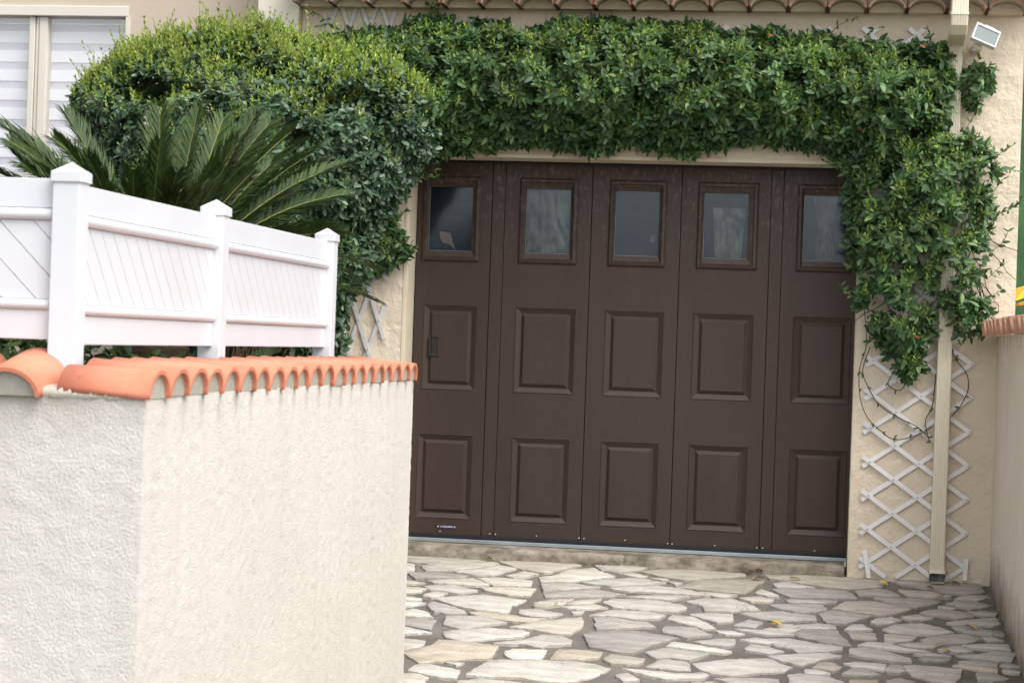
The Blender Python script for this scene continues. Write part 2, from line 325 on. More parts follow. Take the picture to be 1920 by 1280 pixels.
# ------------------------------------------------------------------ ground, street, drive
def sheet(name, pts, mat_, **k): return tag(link(name, mesh_py(name, pts, [tuple(range(len(pts)))], mat_)), **k)
sheet('ground', [(-400, -400, -.74), (400, -400, -.74), (400, 400, -.74), (-400, 400, -.74)], mat('distant_ground', (.16, .15, .12), .95, .1, var=(.10, .12, .06), var_scale=.2), kind='structure')
sheet('road', [(-60, -16, -.64), (60, -16, -.64), (60, -6.4, -.64), (-60, -6.4, -.64)], M['asphalt'], kind='structure')
mb = MB(); mb.box(-60, -1.6, -6.4, -5.86, -.75, -.60); mb.build('pavement', M['concrete'], kind='structure')

# drive: rough mortar bed as a fine grid, stones set in it
nx, ny = 180, 300
xs = np.linspace(-2.6, 1.05, nx); ys = np.linspace(-6.4, .3, ny)
X, Y = np.meshgrid(xs, ys); Zg = G0 + GS * Y
Hn = np.array([noise.fractal(Vector((a * 9, b * 9, 0)), 1, 2, 4) for a, b in zip(X.ravel(), Y.ravel())]).reshape(X.shape)
V = np.stack([X, Y, Zg - .009 + .0035 * Hn], -1).reshape(-1, 3)
ii = np.arange(nx * ny).reshape(ny, nx); Fq = np.stack([ii[:-1, :-1], ii[:-1, 1:], ii[1:, 1:], ii[1:, :-1]], -1).reshape(-1, 4)
drive = tag(link('driveway', mesh_np('driveway', V, Fq, M['joint'], True)), kind='structure')

STONES = [
 [(-2.067,-0.017),(-1.88,-0.012),(-1.62,-0.041),(-1.73,-0.105),(-1.873,-0.202),(-2.042,-0.14)],
 [(-1.952,-0.22),(-1.75,-0.118),(-1.594,-0.066),(-1.561,-0.099),(-1.647,-0.211),(-1.775,-0.29),(-1.901,-0.339)],
 [(-1.76,-0.311),(-1.642,-0.24),(-1.55,-0.131),(-1.456,-0.179),(-1.506,-0.277),(-1.558,-0.357),(-1.654,-0.36)],
 [(-1.567,-0.024),(-1.329,0.014),(-1.138,-0.018),(-1.203,-0.12),(-1.304,-0.254),(-1.44,-0.176),(-1.509,-0.117)],
 [(-1.483,-0.356),(-1.404,-0.236),(-1.327,-0.284),(-1.386,-0.362),(-1.432,-0.411)],
 [(-2.045,-0.192),(-1.988,-0.203),(-1.965,-0.347),(-2.006,-0.385)],
 [(-1.981,-0.404),(-1.814,-0.372),(-1.669,-0.399),(-1.682,-0.45),(-1.919,-0.523)],
 [(-1.967,-0.563),(-1.856,-0.602),(-1.913,-0.632),(-1.954,-0.641)],
 [(-1.848,-0.559),(-1.709,-0.48),(-1.638,-0.458),(-1.535,-0.568),(-1.597,-0.605),(-1.719,-0.599),(-1.809,-0.596)],
 [(-1.62,-0.435),(-1.541,-0.394),(-1.338,-0.441),(-1.336,-0.568),(-1.511,-0.585),(-1.578,-0.496)],
 [(-1.94,-0.707),(-1.827,-0.726),(-1.839,-0.796),(-1.912,-0.846)],
 [(-1.847,-0.674),(-1.717,-0.61),(-1.574,-0.713),(-1.655,-0.783),(-1.743,-0.752),(-1.822,-0.725)],
 [(-1.809,-0.845),(-1.771,-0.774),(-1.706,-0.788),(-1.716,-0.846),(-1.767,-0.901),(-1.81,-0.889)],
 [(-1.564,-0.643),(-1.457,-0.596),(-1.298,-0.594),(-1.309,-0.753),(-1.405,-0.764),(-1.535,-0.693)],
 [(-1.904,-0.899),(-1.808,-0.928),(-1.811,-0.965),(-1.889,-0.972)],
 [(-1.742,-0.928),(-1.663,-0.855),(-1.531,-0.786),(-1.31,-0.841),(-1.341,-0.955),(-1.366,-0.96),(-1.357,-1.084),(-1.388,-1.111),(-1.56,-1.067),(-1.656,-1.005)],
 [(-1.882,-1.003),(-1.774,-1.01),(-1.831,-1.07),(-1.866,-1.084)],
 [(-1.757,-1.049),(-1.738,-0.976),(-1.649,-1.045),(-1.572,-1.112),(-1.546,-1.188),(-1.622,-1.195),(-1.699,-1.181)],
 [(-1.848,-1.194),(-1.813,-1.135),(-1.75,-1.172),(-1.685,-1.28),(-1.83,-1.282)],
 [(-1.827,-1.322),(-1.662,-1.325),(-1.656,-1.508),(-1.804,-1.435)],
 [(-1.796,-1.472),(-1.639,-1.547),(-1.77,-1.6)],
 [(-1.626,-1.226),(-1.461,-1.209),(-1.339,-1.302),(-1.422,-1.36),(-1.515,-1.467),(-1.615,-1.393)],
 [(-1.537,-1.141),(-1.437,-1.112),(-1.252,-1.193),(-1.162,-1.173),(-1.241,-1.27),(-1.381,-1.252),(-1.515,-1.181)],
 [(-1.318,-1.044),(-1.244,-1.006),(-1.105,-1.079),(-1.16,-1.152),(-1.247,-1.161),(-1.303,-1.113)],
 [(-1.269,-0.896),(-1.194,-0.814),(-1.088,-0.768),(-1.123,-0.895),(-1.199,-0.965),(-1.254,-0.967)],
 [(-1.309,-1.373),(-1.165,-1.223),(-1.01,-1.129),(-0.983,-1.281),(-1.022,-1.444),(-1.087,-1.449),(-1.199,-1.397)],
 [(-1.591,-1.523),(-1.537,-1.478),(-1.403,-1.414),(-1.243,-1.426),(-1.209,-1.466),(-1.224,-1.526),(-1.351,-1.592),(-1.46,-1.671),(-1.565,-1.611)],
 [(-1.337,-1.68),(-1.219,-1.59),(-1.154,-1.483),(-1.066,-1.472),(-1.004,-1.552),(-1.001,-1.615),(-1.106,-1.666),(-1.123,-1.714),(-1.203,-1.669)],
 [(-1.758,-1.681),(-1.643,-1.702),(-1.638,-1.774),(-1.673,-1.835),(-1.723,-1.864)],
 [(-1.707,-1.896),(-1.601,-1.775),(-1.586,-1.677),(-1.479,-1.675),(-1.309,-1.737),(-1.307,-1.87),(-1.32,-1.933),(-1.45,-1.97),(-1.602,-2.054)],
 [(-1.267,-1.799),(-1.243,-1.75),(-1.091,-1.748),(-1.099,-1.893),(-1.219,-1.911),(-1.254,-1.858)],
 [(-1.619,-2.191),(-1.607,-2.097),(-1.553,-2.074),(-1.405,-2.145),(-1.406,-2.266),(-1.464,-2.263),(-1.566,-2.212)],
 [(-1.65,-2.238),(-1.559,-2.227),(-1.519,-2.283),(-1.521,-2.378),(-1.612,-2.444)],
 [(-1.369,-2.202),(-1.31,-1.965),(-1.118,-1.915),(-0.94,-1.901),(-0.856,-1.926),(-0.792,-1.979),(-0.837,-2.103),(-0.93,-2.204),(-1.036,-2.23),(-1.146,-2.194),(-1.297,-2.211)],
 [(-1.391,-2.303),(-1.29,-2.249),(-1.158,-2.261),(-1.066,-2.296),(-1.053,-2.447),(-1.35,-2.51)],
 [(-1.055,-1.884),(-1.039,-1.723),(-0.961,-1.715),(-0.847,-1.734),(-0.858,-1.824),(-0.987,-1.883)],
 [(-1.29,-0.481),(-1.152,-0.445),(-0.989,-0.5),(-1.096,-0.57),(-1.252,-0.646)],
 [(-1.314,-0.36),(-1.245,-0.301),(-1.188,-0.154),(-1.07,-0.09),(-0.94,-0.259),(-1.019,-0.32),(-1.131,-0.405),(-1.288,-0.453)],
 [(-1.244,-0.683),(-1.023,-0.554),(-0.847,-0.632),(-0.929,-0.684),(-1.076,-0.739),(-1.226,-0.761)],
 [(-1.111,-0.886),(-1.064,-0.796),(-0.954,-0.736),(-0.994,-0.834),(-1.058,-0.887)],
 [(-1.132,-0.945),(-1.057,-0.901),(-0.981,-0.863),(-0.91,-0.916),(-1.048,-0.977)],
 [(-1.068,-1.019),(-1.011,-0.996),(-1.019,-1.053),(-1.058,-1.062)],
 [(-1.493,-2.03),(-1.409,-2.021),(-1.437,-2.065)],
 [(-1.074,0.008),(-0.782,0.023),(-0.818,-0.053),(-0.929,-0.138),(-1.015,-0.11)],
 [(-0.914,-0.181),(-0.861,-0.145),(-0.775,-0.195),(-0.833,-0.232)],
 [(-0.824,-0.101),(-0.696,-0.013),(-0.541,-0),(-0.293,-0.021),(-0.281,-0.069),(-0.414,-0.165),(-0.588,-0.244),(-0.692,-0.206)],
 [(-1.095,-0.406),(-0.928,-0.306),(-0.831,-0.254),(-0.678,-0.332),(-0.769,-0.387),(-0.937,-0.466)],
 [(-0.76,-0.249),(-0.705,-0.232),(-0.663,-0.25),(-0.676,-0.287)],
 [(-0.66,-0.299),(-0.588,-0.323),(-0.625,-0.358)],
 [(-0.616,-0.418),(-0.506,-0.259),(-0.408,-0.202),(-0.257,-0.161),(-0.184,-0.174),(-0.223,-0.295),(-0.267,-0.469),(-0.416,-0.456)],
 [(-0.938,-0.51),(-0.834,-0.446),(-0.732,-0.412),(-0.64,-0.435),(-0.538,-0.477),(-0.44,-0.562),(-0.557,-0.568),(-0.657,-0.547),(-0.855,-0.549)],
 [(-0.492,-0.495),(-0.414,-0.486),(-0.31,-0.511),(-0.361,-0.576),(-0.415,-0.567)],
 [(-0.844,-0.661),(-0.701,-0.611),(-0.54,-0.6),(-0.617,-0.697),(-0.744,-0.684)],
 [(-0.941,-0.812),(-0.901,-0.73),(-0.692,-0.725),(-0.552,-0.796),(-0.539,-0.844),(-0.576,-0.942),(-0.724,-0.926),(-0.885,-0.892)],
 [(-0.548,-0.703),(-0.48,-0.635),(-0.331,-0.601),(-0.22,-0.721),(-0.184,-0.804),(-0.301,-0.85),(-0.448,-0.863),(-0.457,-0.785)],
 [(-0.976,-1.071),(-0.888,-0.959),(-0.723,-0.945),(-0.623,-1.002),(-0.651,-1.076),(-0.756,-1.106),(-0.9,-1.068)],
 [(-0.951,-1.124),(-0.875,-1.088),(-0.771,-1.142),(-0.697,-1.144),(-0.652,-1.238),(-0.721,-1.244),(-0.83,-1.306),(-0.915,-1.325)],
 [(-0.965,-1.418),(-0.862,-1.35),(-0.737,-1.322),(-0.538,-1.405),(-0.63,-1.523),(-0.721,-1.707),(-0.769,-1.709),(-0.916,-1.647)],
 [(-0.61,-1.058),(-0.596,-0.986),(-0.487,-1.01),(-0.415,-1.129),(-0.379,-1.205),(-0.443,-1.21),(-0.54,-1.128)],
 [(-0.519,-0.949),(-0.393,-0.911),(-0.313,-0.922),(-0.308,-1.048),(-0.376,-1.082),(-0.449,-1.021)],
 [(-0.617,-1.314),(-0.613,-1.201),(-0.48,-1.2),(-0.395,-1.329),(-0.5,-1.397)],
 [(-0.465,-1.452),(-0.37,-1.395),(-0.285,-1.385),(-0.281,-1.473),(-0.307,-1.505),(-0.409,-1.492)],
 [(-0.581,-1.556),(-0.549,-1.47),(-0.453,-1.51),(-0.29,-1.596),(-0.332,-1.63),(-0.475,-1.585)],
 [(-0.666,-1.678),(-0.58,-1.591),(-0.387,-1.659),(-0.463,-1.776),(-0.547,-1.745),(-0.611,-1.767)],
 [(-0.834,-1.84),(-0.803,-1.759),(-0.656,-1.802),(-0.678,-1.888),(-0.794,-1.897)],
 [(-0.642,-1.913),(-0.58,-1.777),(-0.487,-1.798),(-0.461,-1.841),(-0.453,-1.944),(-0.534,-1.937)],
 [(-0.447,-1.83),(-0.31,-1.726),(-0.139,-1.664),(-0.026,-1.789),(-0.058,-1.866),(-0.155,-1.903),(-0.278,-1.985),(-0.363,-1.964),(-0.421,-1.897)],
 [(-0.736,-1.965),(-0.594,-1.982),(-0.487,-1.999),(-0.405,-1.957),(-0.372,-1.982),(-0.384,-2.039),(-0.543,-2.096),(-0.622,-2.051)],
 [(-0.756,-2.064),(-0.708,-2.031),(-0.654,-2.12),(-0.713,-2.163)],
 [(-0.343,-2.03),(-0.194,-1.998),(-0.081,-1.997),(-0.063,-2.1),(-0.252,-2.11)],
 [(-0.304,-1.123),(-0.235,-0.993),(-0.169,-1.036),(-0.207,-1.149)],
 [(-0.391,-1.227),(-0.309,-1.227),(-0.249,-1.269),(-0.329,-1.296)],
 [(-0.288,-1.191),(-0.197,-1.178),(-0.129,-1.181),(-0.005,-1.233),(-0.149,-1.265),(-0.218,-1.234)],
 [(-0.263,-1.371),(-0.192,-1.334),(-0.093,-1.361),(-0.132,-1.431),(-0.19,-1.409)],
 [(-0.235,-1.541),(-0.214,-1.446),(-0.144,-1.478),(-0.063,-1.544),(-0.132,-1.595),(-0.208,-1.561)],
 [(-0.434,-2.111),(-0.348,-2.085),(-0.293,-2.119),(-0.261,-2.187),(-0.431,-2.223)],
 [(-0.184,-0.057),(-0.021,-0.008),(0.189,0.019),(0.328,-0.002),(0.406,-0.026),(0.416,-0.148),(0.323,-0.221),(0.209,-0.257),(0.118,-0.233),(-0.066,-0.152),(-0.155,-0.124)],
 [(-0.138,-0.235),(-0.089,-0.178),(0.013,-0.225),(0.068,-0.259),(-0.041,-0.294),(-0.119,-0.302)],
 [(-0.219,-0.455),(-0.195,-0.359),(-0.111,-0.469),(-0.101,-0.516),(-0.159,-0.51)],
 [(-0.14,-0.361),(0.004,-0.308),(0.204,-0.282),(0.248,-0.348),(0.273,-0.456),(0.117,-0.486),(-0.048,-0.514),(-0.098,-0.437)],
 [(-0.069,-0.557),(0.05,-0.53),(0.179,-0.524),(0.17,-0.561),(0.051,-0.591),(-0.02,-0.622),(-0.051,-0.61)],
 [(-0.296,-0.57),(-0.204,-0.53),(-0.131,-0.562),(-0.139,-0.611),(-0.236,-0.637)],
 [(-0.146,-0.689),(-0.037,-0.645),(0.103,-0.61),(0.129,-0.711),(0.068,-0.789),(0.008,-0.812),(-0.101,-0.753)],
 [(0.156,-0.686),(0.223,-0.529),(0.316,-0.499),(0.413,-0.515),(0.491,-0.545),(0.53,-0.62),(0.449,-0.731),(0.374,-0.771),(0.267,-0.744)],
 [(-0.275,-0.893),(-0.182,-0.841),(-0.087,-0.811),(0.069,-0.861),(0.077,-0.94),(-0.008,-0.968),(-0.126,-1.012),(-0.17,-0.969)],
 [(0.088,-0.812),(0.146,-0.735),(0.246,-0.767),(0.333,-0.811),(0.264,-0.907),(0.213,-0.975),(0.124,-0.974)],
 [(-0.161,-1.158),(-0.091,-1.057),(-0.032,-1.04),(0.006,-1.125),(-0.047,-1.218),(-0.114,-1.199)],
 [(-0.024,-1.059),(0.086,-1.008),(0.161,-1.035),(0.165,-1.089),(0.01,-1.117)],
 [(-0.022,-1.237),(0.011,-1.146),(0.167,-1.103),(0.232,-1.362),(0.126,-1.345),(0.032,-1.284)],
 [(-0.142,-1.338),(-0.05,-1.302),(0.053,-1.361),(0.187,-1.396),(0.19,-1.451),(0.133,-1.495),(-0.003,-1.533),(-0.035,-1.477),(-0.109,-1.429)],
 [(-0.133,-1.631),(0.03,-1.554),(0.133,-1.526),(0.189,-1.561),(0.101,-1.634),(0.023,-1.749),(-0.016,-1.735)],
 [(0.207,-1.085),(0.242,-0.991),(0.293,-0.98),(0.332,-1.066),(0.227,-1.106)],
 [(0.223,-1.128),(0.343,-1.123),(0.346,-1.231),(0.241,-1.254)],
 [(0.262,-1.36),(0.302,-1.298),(0.379,-1.297),(0.497,-1.376),(0.58,-1.397),(0.475,-1.412),(0.336,-1.379)],
 [(0.221,-1.53),(0.231,-1.423),(0.295,-1.407),(0.39,-1.443),(0.482,-1.535),(0.487,-1.595),(0.408,-1.605),(0.292,-1.561)],
 [(0.062,-1.777),(0.089,-1.697),(0.144,-1.685),(0.184,-1.751),(0.155,-1.816),(0.108,-1.797)],
 [(0.031,-1.811),(0.085,-1.809),(0.135,-1.864),(0.093,-1.88),(0.031,-1.865)],
 [(0.195,-1.681),(0.27,-1.645),(0.379,-1.656),(0.365,-1.749),(0.319,-1.737),(0.23,-1.719)],
 [(0.185,-1.853),(0.229,-1.756),(0.287,-1.746),(0.347,-1.818),(0.265,-1.865)],
 [(-0.041,-1.916),(0.024,-1.881),(0.131,-1.915),(0.191,-1.98),(0.168,-2.069),(-0.027,-2.11)],
 [(0.215,-1.94),(0.329,-1.915),(0.33,-2.006),(0.225,-2.015)],
 [(0.33,-0.919),(0.351,-0.852),(0.425,-0.79),(0.474,-0.842),(0.42,-0.925),(0.36,-0.97)],
 [(0.464,-0.045),(0.512,0.019),(0.658,-0.021),(0.787,-0.001),(0.902,0.004),(0.91,-0.177),(0.815,-0.249),(0.714,-0.222),(0.605,-0.146),(0.53,-0.102)],
 [(0.27,-0.293),(0.366,-0.225),(0.425,-0.232),(0.468,-0.298),(0.483,-0.374),(0.362,-0.372),(0.286,-0.379)],
 [(0.484,-0.224),(0.637,-0.23),(0.739,-0.315),(0.653,-0.355),(0.532,-0.372),(0.509,-0.289)],
 [(0.352,-0.413),(0.482,-0.403),(0.584,-0.39),(0.672,-0.405),(0.674,-0.437),(0.603,-0.538),(0.553,-0.578),(0.467,-0.541),(0.386,-0.473)],
 [(0.749,-0.372),(0.814,-0.269),(0.917,-0.255),(0.923,-0.293),(0.859,-0.376),(0.784,-0.383)],
 [(0.705,-0.449),(0.76,-0.408),(0.849,-0.397),(0.923,-0.457),(0.865,-0.526),(0.814,-0.566),(0.741,-0.488)],
 [(0.66,-0.535),(0.692,-0.515),(0.745,-0.563),(0.727,-0.582),(0.663,-0.566)],
 [(0.565,-0.686),(0.616,-0.62),(0.669,-0.602),(0.788,-0.636),(0.817,-0.703),(0.737,-0.757),(0.662,-0.729)],
 [(0.794,-0.607),(0.879,-0.57),(0.939,-0.603),(0.918,-0.671),(0.87,-0.682),(0.822,-0.638)],
 [(0.475,-0.779),(0.546,-0.727),(0.625,-0.773),(0.519,-0.845)],
 [(0.68,-0.85),(0.778,-0.775),(0.918,-0.716),(0.932,-0.829),(0.892,-0.872),(0.771,-0.873),(0.708,-0.879)],
 [(0.382,-1.038),(0.44,-0.938),(0.56,-0.885),(0.641,-0.946),(0.706,-1.034),(0.611,-1.097),(0.528,-1.116),(0.417,-1.09)],
 [(0.7,-0.929),(0.768,-0.914),(0.922,-0.966),(0.927,-1.044),(0.8,-1.039),(0.751,-1.033)],
 [(0.387,-1.139),(0.457,-1.137),(0.532,-1.153),(0.511,-1.211),(0.44,-1.26),(0.402,-1.309),(0.381,-1.305)],
 [(0.545,-1.195),(0.61,-1.123),(0.695,-1.074),(0.766,-1.058),(0.818,-1.135),(0.747,-1.217),(0.664,-1.243),(0.567,-1.232)],
 [(0.821,-1.093),(0.868,-1.066),(0.916,-1.13),(0.848,-1.161),(0.835,-1.123)],
 [(0.438,-1.305),(0.5,-1.272),(0.591,-1.246),(0.634,-1.266),(0.595,-1.323),(0.537,-1.351),(0.489,-1.338)],
 [(0.723,-1.262),(0.828,-1.215),(0.934,-1.2),(0.933,-1.296),(0.84,-1.309),(0.781,-1.298)],
 [(0.613,-1.359),(0.681,-1.288),(0.741,-1.29),(0.765,-1.349),(0.695,-1.388),(0.635,-1.393)],
 [(0.5,-1.462),(0.565,-1.427),(0.663,-1.453),(0.61,-1.469),(0.531,-1.471)],
 [(0.52,-1.527),(0.578,-1.49),(0.659,-1.505),(0.654,-1.529),(0.605,-1.562),(0.55,-1.559)],
 [(0.688,-1.429),(0.794,-1.39),(0.858,-1.328),(0.949,-1.34),(0.943,-1.404),(0.919,-1.494),(0.863,-1.506),(0.768,-1.473)],
 [(0.692,-1.543),(0.766,-1.501),(0.859,-1.527),(0.851,-1.599),(0.798,-1.588)],
 [(0.665,-1.602),(0.721,-1.572),(0.849,-1.625),(0.843,-1.689),(0.772,-1.668)],
 [(0.865,-1.574),(0.888,-1.531),(0.948,-1.556),(0.953,-1.584),(0.905,-1.602)],
 [(0.869,-1.64),(0.892,-1.623),(0.947,-1.645),(0.937,-1.674),(0.868,-1.677)],
 [(0.371,-1.74),(0.397,-1.66),(0.44,-1.669),(0.452,-1.752),(0.431,-1.783),(0.381,-1.782)],
 [(0.448,-1.667),(0.495,-1.645),(0.6,-1.652),(0.695,-1.67),(0.684,-1.775),(0.642,-1.898),(0.567,-1.885),(0.476,-1.805)],
 [(0.753,-1.716),(0.808,-1.697),(0.885,-1.774),(0.808,-1.841),(0.749,-1.818)],
 [(0.366,-1.915),(0.428,-1.873),(0.49,-1.93),(0.467,-2.005),(0.374,-2.011)],
]


def ragged(poly, step=.022, amp=.005):
    out = []; n = len(poly)
    for i in range(n):
        a = Vector(poly[i]); b = Vector(poly[(i + 1) % n]); L = (b - a).length
        k = max(1, int(L / step)); nrm = Vector((-(b - a).y, (b - a).x)).normalized() if L > 1e-6 else Vector((0, 0))
        for j in range(k):
            p = a + (b - a) * (j / k)
            j1 = random.uniform(-amp, amp) * (0.35 if j == 0 else 1)
            out.append(p + nrm * j1 + Vector((random.uniform(-.002, .002), random.uniform(-.002, .002))))
    return out
def shrink(pts, d):
    n = len(pts); out = []
    for i in range(n):
        a, b, c = pts[i - 1], pts[i], pts[(i + 1) % n]
        e = (c - a); 
        nn = Vector((-e.y, e.x)); nn = nn.normalized() if nn.length > 1e-9 else Vector((0, 0))
        out.append(b + nn * d)
    return out
def area(p): return sum(p[i].x * p[(i + 1) % len(p)].y - p[(i + 1) % len(p)].x * p[i].y for i in range(len(p))) / 2
def stone_mesh(poly, h):
    """returns verts, faces about the stone's centre"""
    p = [Vector(q) for q in poly]
    if area(p) < 0: p = p[::-1]
    pts = ragged(p); n = len(pts)
    c = sum(pts, Vector((0, 0))) / n
    pts = shrink(pts, -.003); inner = shrink(pts, .0018); tilt = Vector((random.uniform(-.012, .012), random.uniform(-.012, .012)))
    mid = [c + (q - c) * .55 for q in inner]
    V = []
    for ring, dz in ((pts, -.012), (pts, h - .0016), (inner, h), (mid, h + .0006)):
        for q in ring:
            z = dz + (q - c).dot(tilt) + (random.uniform(-.0012, .0012) if dz > 0 else 0)
            V.append((q.x, q.y, gz(q.y) + z))
    V.append((c.x, c.y, gz(c.y) + h + .0008))
    Fs = []
    for r in range(3):
        for i in range(n):
            j = (i + 1) % n; Fs.append((r * n + i, r * n + j, (r + 1) * n + j, (r + 1) * n + i))
    for i in range(n): Fs.append((3 * n + i, 3 * n + (i + 1) % n, 4 * n))
    return V, Fs
for poly in STONES:
    V, Fs = stone_mesh(poly, random.uniform(.0012, .0034))
    c = Vector(V[-1]); me = mesh_py('stone', [Vector(v) - c for v in V], Fs, M['stone'])
    for k, pl in enumerate(me.polygons): pl.use_smooth = pl.normal.z > .93
    o = link('stone', me, drive); o.location = c
# the drive carries on below the picture: cells of a jittered grid
Vs, Fs_ = [], []
cell = .27
for iy in range(int((2.55) / cell), int(6.4 / cell)):
    for ix in range(-6, 4):
        cx, cy = ix * cell + (.13 if iy % 2 else 0), -iy * cell - .12
        if not (-1.52 < cx < .86) or cy > -2.66: continue
        k = random.randint(5, 7); a0 = random.random() * 6
        poly = []
        for j in range(k):
            a = a0 + j * 2 * math.pi / k + random.uniform(-.2, .2); r = random.uniform(.11, .145)
            poly.append((cx + r * 1.08 * math.cos(a), cy + r * .92 * math.sin(a)))
        v, f = stone_mesh(poly, .007); o_ = len(Vs); Vs += v; Fs_ += [tuple(i + o_ for i in q) for q in f]
tag(link('paving', mesh_py('paving', Vs, Fs_, M['stone'], True), drive), kind='stuff')

# garden soil behind the street wall
mb = MB(); mb.box(-9, -1.86, -5.5, -2.45, -.7, .62); mb.build('garden_bed', M['soil'], kind='structure')
mb = MB(); mb.box(-9, -2.62, -2.44, -.02, -.7, .0); mb.build('garden_soil', M['soil'], kind='structure')

# ------------------------------------------------------------------ the house
YD = .20                                                     # door plane
JL = P(762, 560, 0).x; JR = P(1606, 560, 0).x
TOPZ = P(1200, 301, 0).z                                      # underside of the lintel
HL, HR = P(567, 30, 0).x, P(1909, 420, 0).x
house = empty('house', (0, 0, 0), label='cream stuccoed house front with a brown garage door under old roof tiles', cat='house')
WT = 3.5
def grid_face(x0, x1, z0, z1, y, amp, step=.02, sc=14):
    nx = max(2, int((x1 - x0) / step)); nz = max(2, int((z1 - z0) / step))
    xs = np.linspace(x0, x1, nx); zs = np.linspace(z0, z1, nz); X, Z = np.meshgrid(xs, zs)
    H = np.array([noise.fractal(Vector((a * sc, b * sc, 3.3)), .9, 2, 3) for a, b in zip(X.ravel(), Z.ravel())]).reshape(X.shape)
    Yy = y - amp * np.clip(H, -1, 1.2)
    V = np.stack([X, Yy, Z], -1).reshape(-1, 3)
    ii = np.arange(nx * nz).reshape(nz, nx); F = np.stack([ii[:-1, :-1], ii[:-1, 1:], ii[1:, 1:], ii[1:, :-1]], -1).reshape(-1, 4)
    return V, F
def wall_piece(x0, x1, z0, z1, name='wall', mt='render_house', depth=.32, y=0.0, amp=.0035):
    V, F = grid_face(x0, x1, z0, z1, y, amp)
    # body box just behind the rough skin
    b = len(V); V = list(map(tuple, V)) + [(x, yy, z) for x in (x0, x1) for yy in (y + .004, y + depth) for z in (z0, z1)]
    F = list(map(tuple, F)) + [tuple(b + i for i in f) for f in ((0, 1, 3, 2), (4, 6, 7, 5), (0, 4, 5, 1), (2, 3, 7, 6), (0, 2, 6, 4), (1, 5, 7, 3))]
    return link(name, mesh_py(name, V, F, M[mt], False), house)
MG = .022                                                    # smooth painted margin round the opening
wall_piece(HL, JL - MG, -.1, WT)
wall_piece(JR + .004, HR, -.1, WT)
wall_piece(JL - MG, JR + .004, TOPZ + MG, WT)
mb = MB()                                                    # smooth reveals
mb.box(JL - MG, JL, -.003, YD + .1, -.1, TOPZ, .003)
mb.box(JR, JR + .004, -.003, YD + .1, -.1, TOPZ)
mb.box(JL - MG, JR + .004, -.003, YD + .1, TOPZ, TOPZ + MG, .003)
mb.build('door_reveal', M['paint_smooth'], house)
# rear and side bulk of the garage so that the building closes
mb = MB(); mb.box(HR - .25, HR - .01, .3, 6, -.1, WT); mb.box(HL + .02, HR - .01, 5.8, 6.0, -.1, WT); mb.build('wall', M['render_house'], house)
# main house wall, set back, and the pale pier between
YM = .25
MX = P(483, 20, -.06).x
mb = MB()
WX1 = P(239, 100, YM).x; WZ1 = P(150, 16, YM).z; WX0 = -6.0; WZ0 = P(150, 345, YM).z - .35
mb.box(WX1, HL, YM, YM + .3, -.1, 6.0); mb.box(-9, WX0, YM, YM + .3, -.1, 6.0)
mb.box(WX0, WX1, YM, YM + .3, WZ1, 6.0); mb.box(WX0, WX1, YM, YM + .3, -.1, WZ0)
mb.build('wall', M['render_main'], house, label='tan rendered wall beside the window')
mb = MB(); mb.box(MX, HL - .003, -.06, YM - .002, -.1, 6.0, .006); mb.build('pier', M['pier'], house)
# window: frame, mullion, panes, zebra blind
mb = MB(); fy0, fy1 = YM + .03, YM + .09
mb.box(WX0, WX1, YM - .012, YM + .10, WZ1 - .045, WZ1 + .012, .004)
mb.box(WX1 - .014, WX1 + .012, YM - .012, YM + .10, WZ0, WZ1 - .046, .003)
mb.box(WX0, WX1, YM - .05, YM + .10, WZ0 - .03, WZ0 + .03, .004)
m0, m1 = P(50, 150, YM).x, P(84, 150, YM).x
mw = (m1 - m0) / 3
mb.box(m0, m0 + mw * 1.0 - .002, YM + .012, fy1, WZ0 + .031, WZ1 - .046, .004)
mb.box(m0 + mw + .001, m0 + mw * 1.6, YM + .022, fy1, WZ0 + .031, WZ1 - .046, .003)
mb.box(m0 + mw * 1.6 + .003, m1, YM + .012, fy1, WZ0 + .031, WZ1 - .046, .004)
win = mb.build('window', M['frame_cream'], house, smooth=False)
gm = bpy.data.materials.new('window_glass'); gm.use_nodes = True; n, l, b = nodes(gm)
gl = n.new('ShaderNodeBsdfGlossy'); gl.inputs['Roughness'].default_value = .02; tr = n.new('ShaderNodeBsdfTransparent'); mx = n.new('ShaderNodeMixShader'); facing(n, l, .11, mx); l.new(tr.outputs[0], mx.inputs[1]); l.new(gl.outputs[0], mx.inputs[2]); l.new(mx.outputs[0], n['Material Output'].inputs['Surface'])
for a, c in ((WX0 + .01, m0 + .01), (m1 - .01, WX1 - .01)):
    mb = MB(); mb.box(a, c, fy0 + .01, fy0 + .016, WZ0, WZ1 - .03); mb.build('pane', gm, win)
zb = P(150, 27, YM + .14).z; pitch = .1075
k = 0
for i in range(40):
    za = zb - i * pitch
    if za < WZ0: break
    mb = MB(); mb.box(WX0, WX1 - .02, YM + .088, YM + .092, za - pitch * .60, za - .0005); mb.build('blind_band', M['blind_white'], win)
    mb = MB(); mb.box(WX0, WX1 - .02, YM + .093, YM + .096, za - pitch + .0005, za - pitch * .60 - .0005); mb.build('blind_band', M['blind_grey'], win)
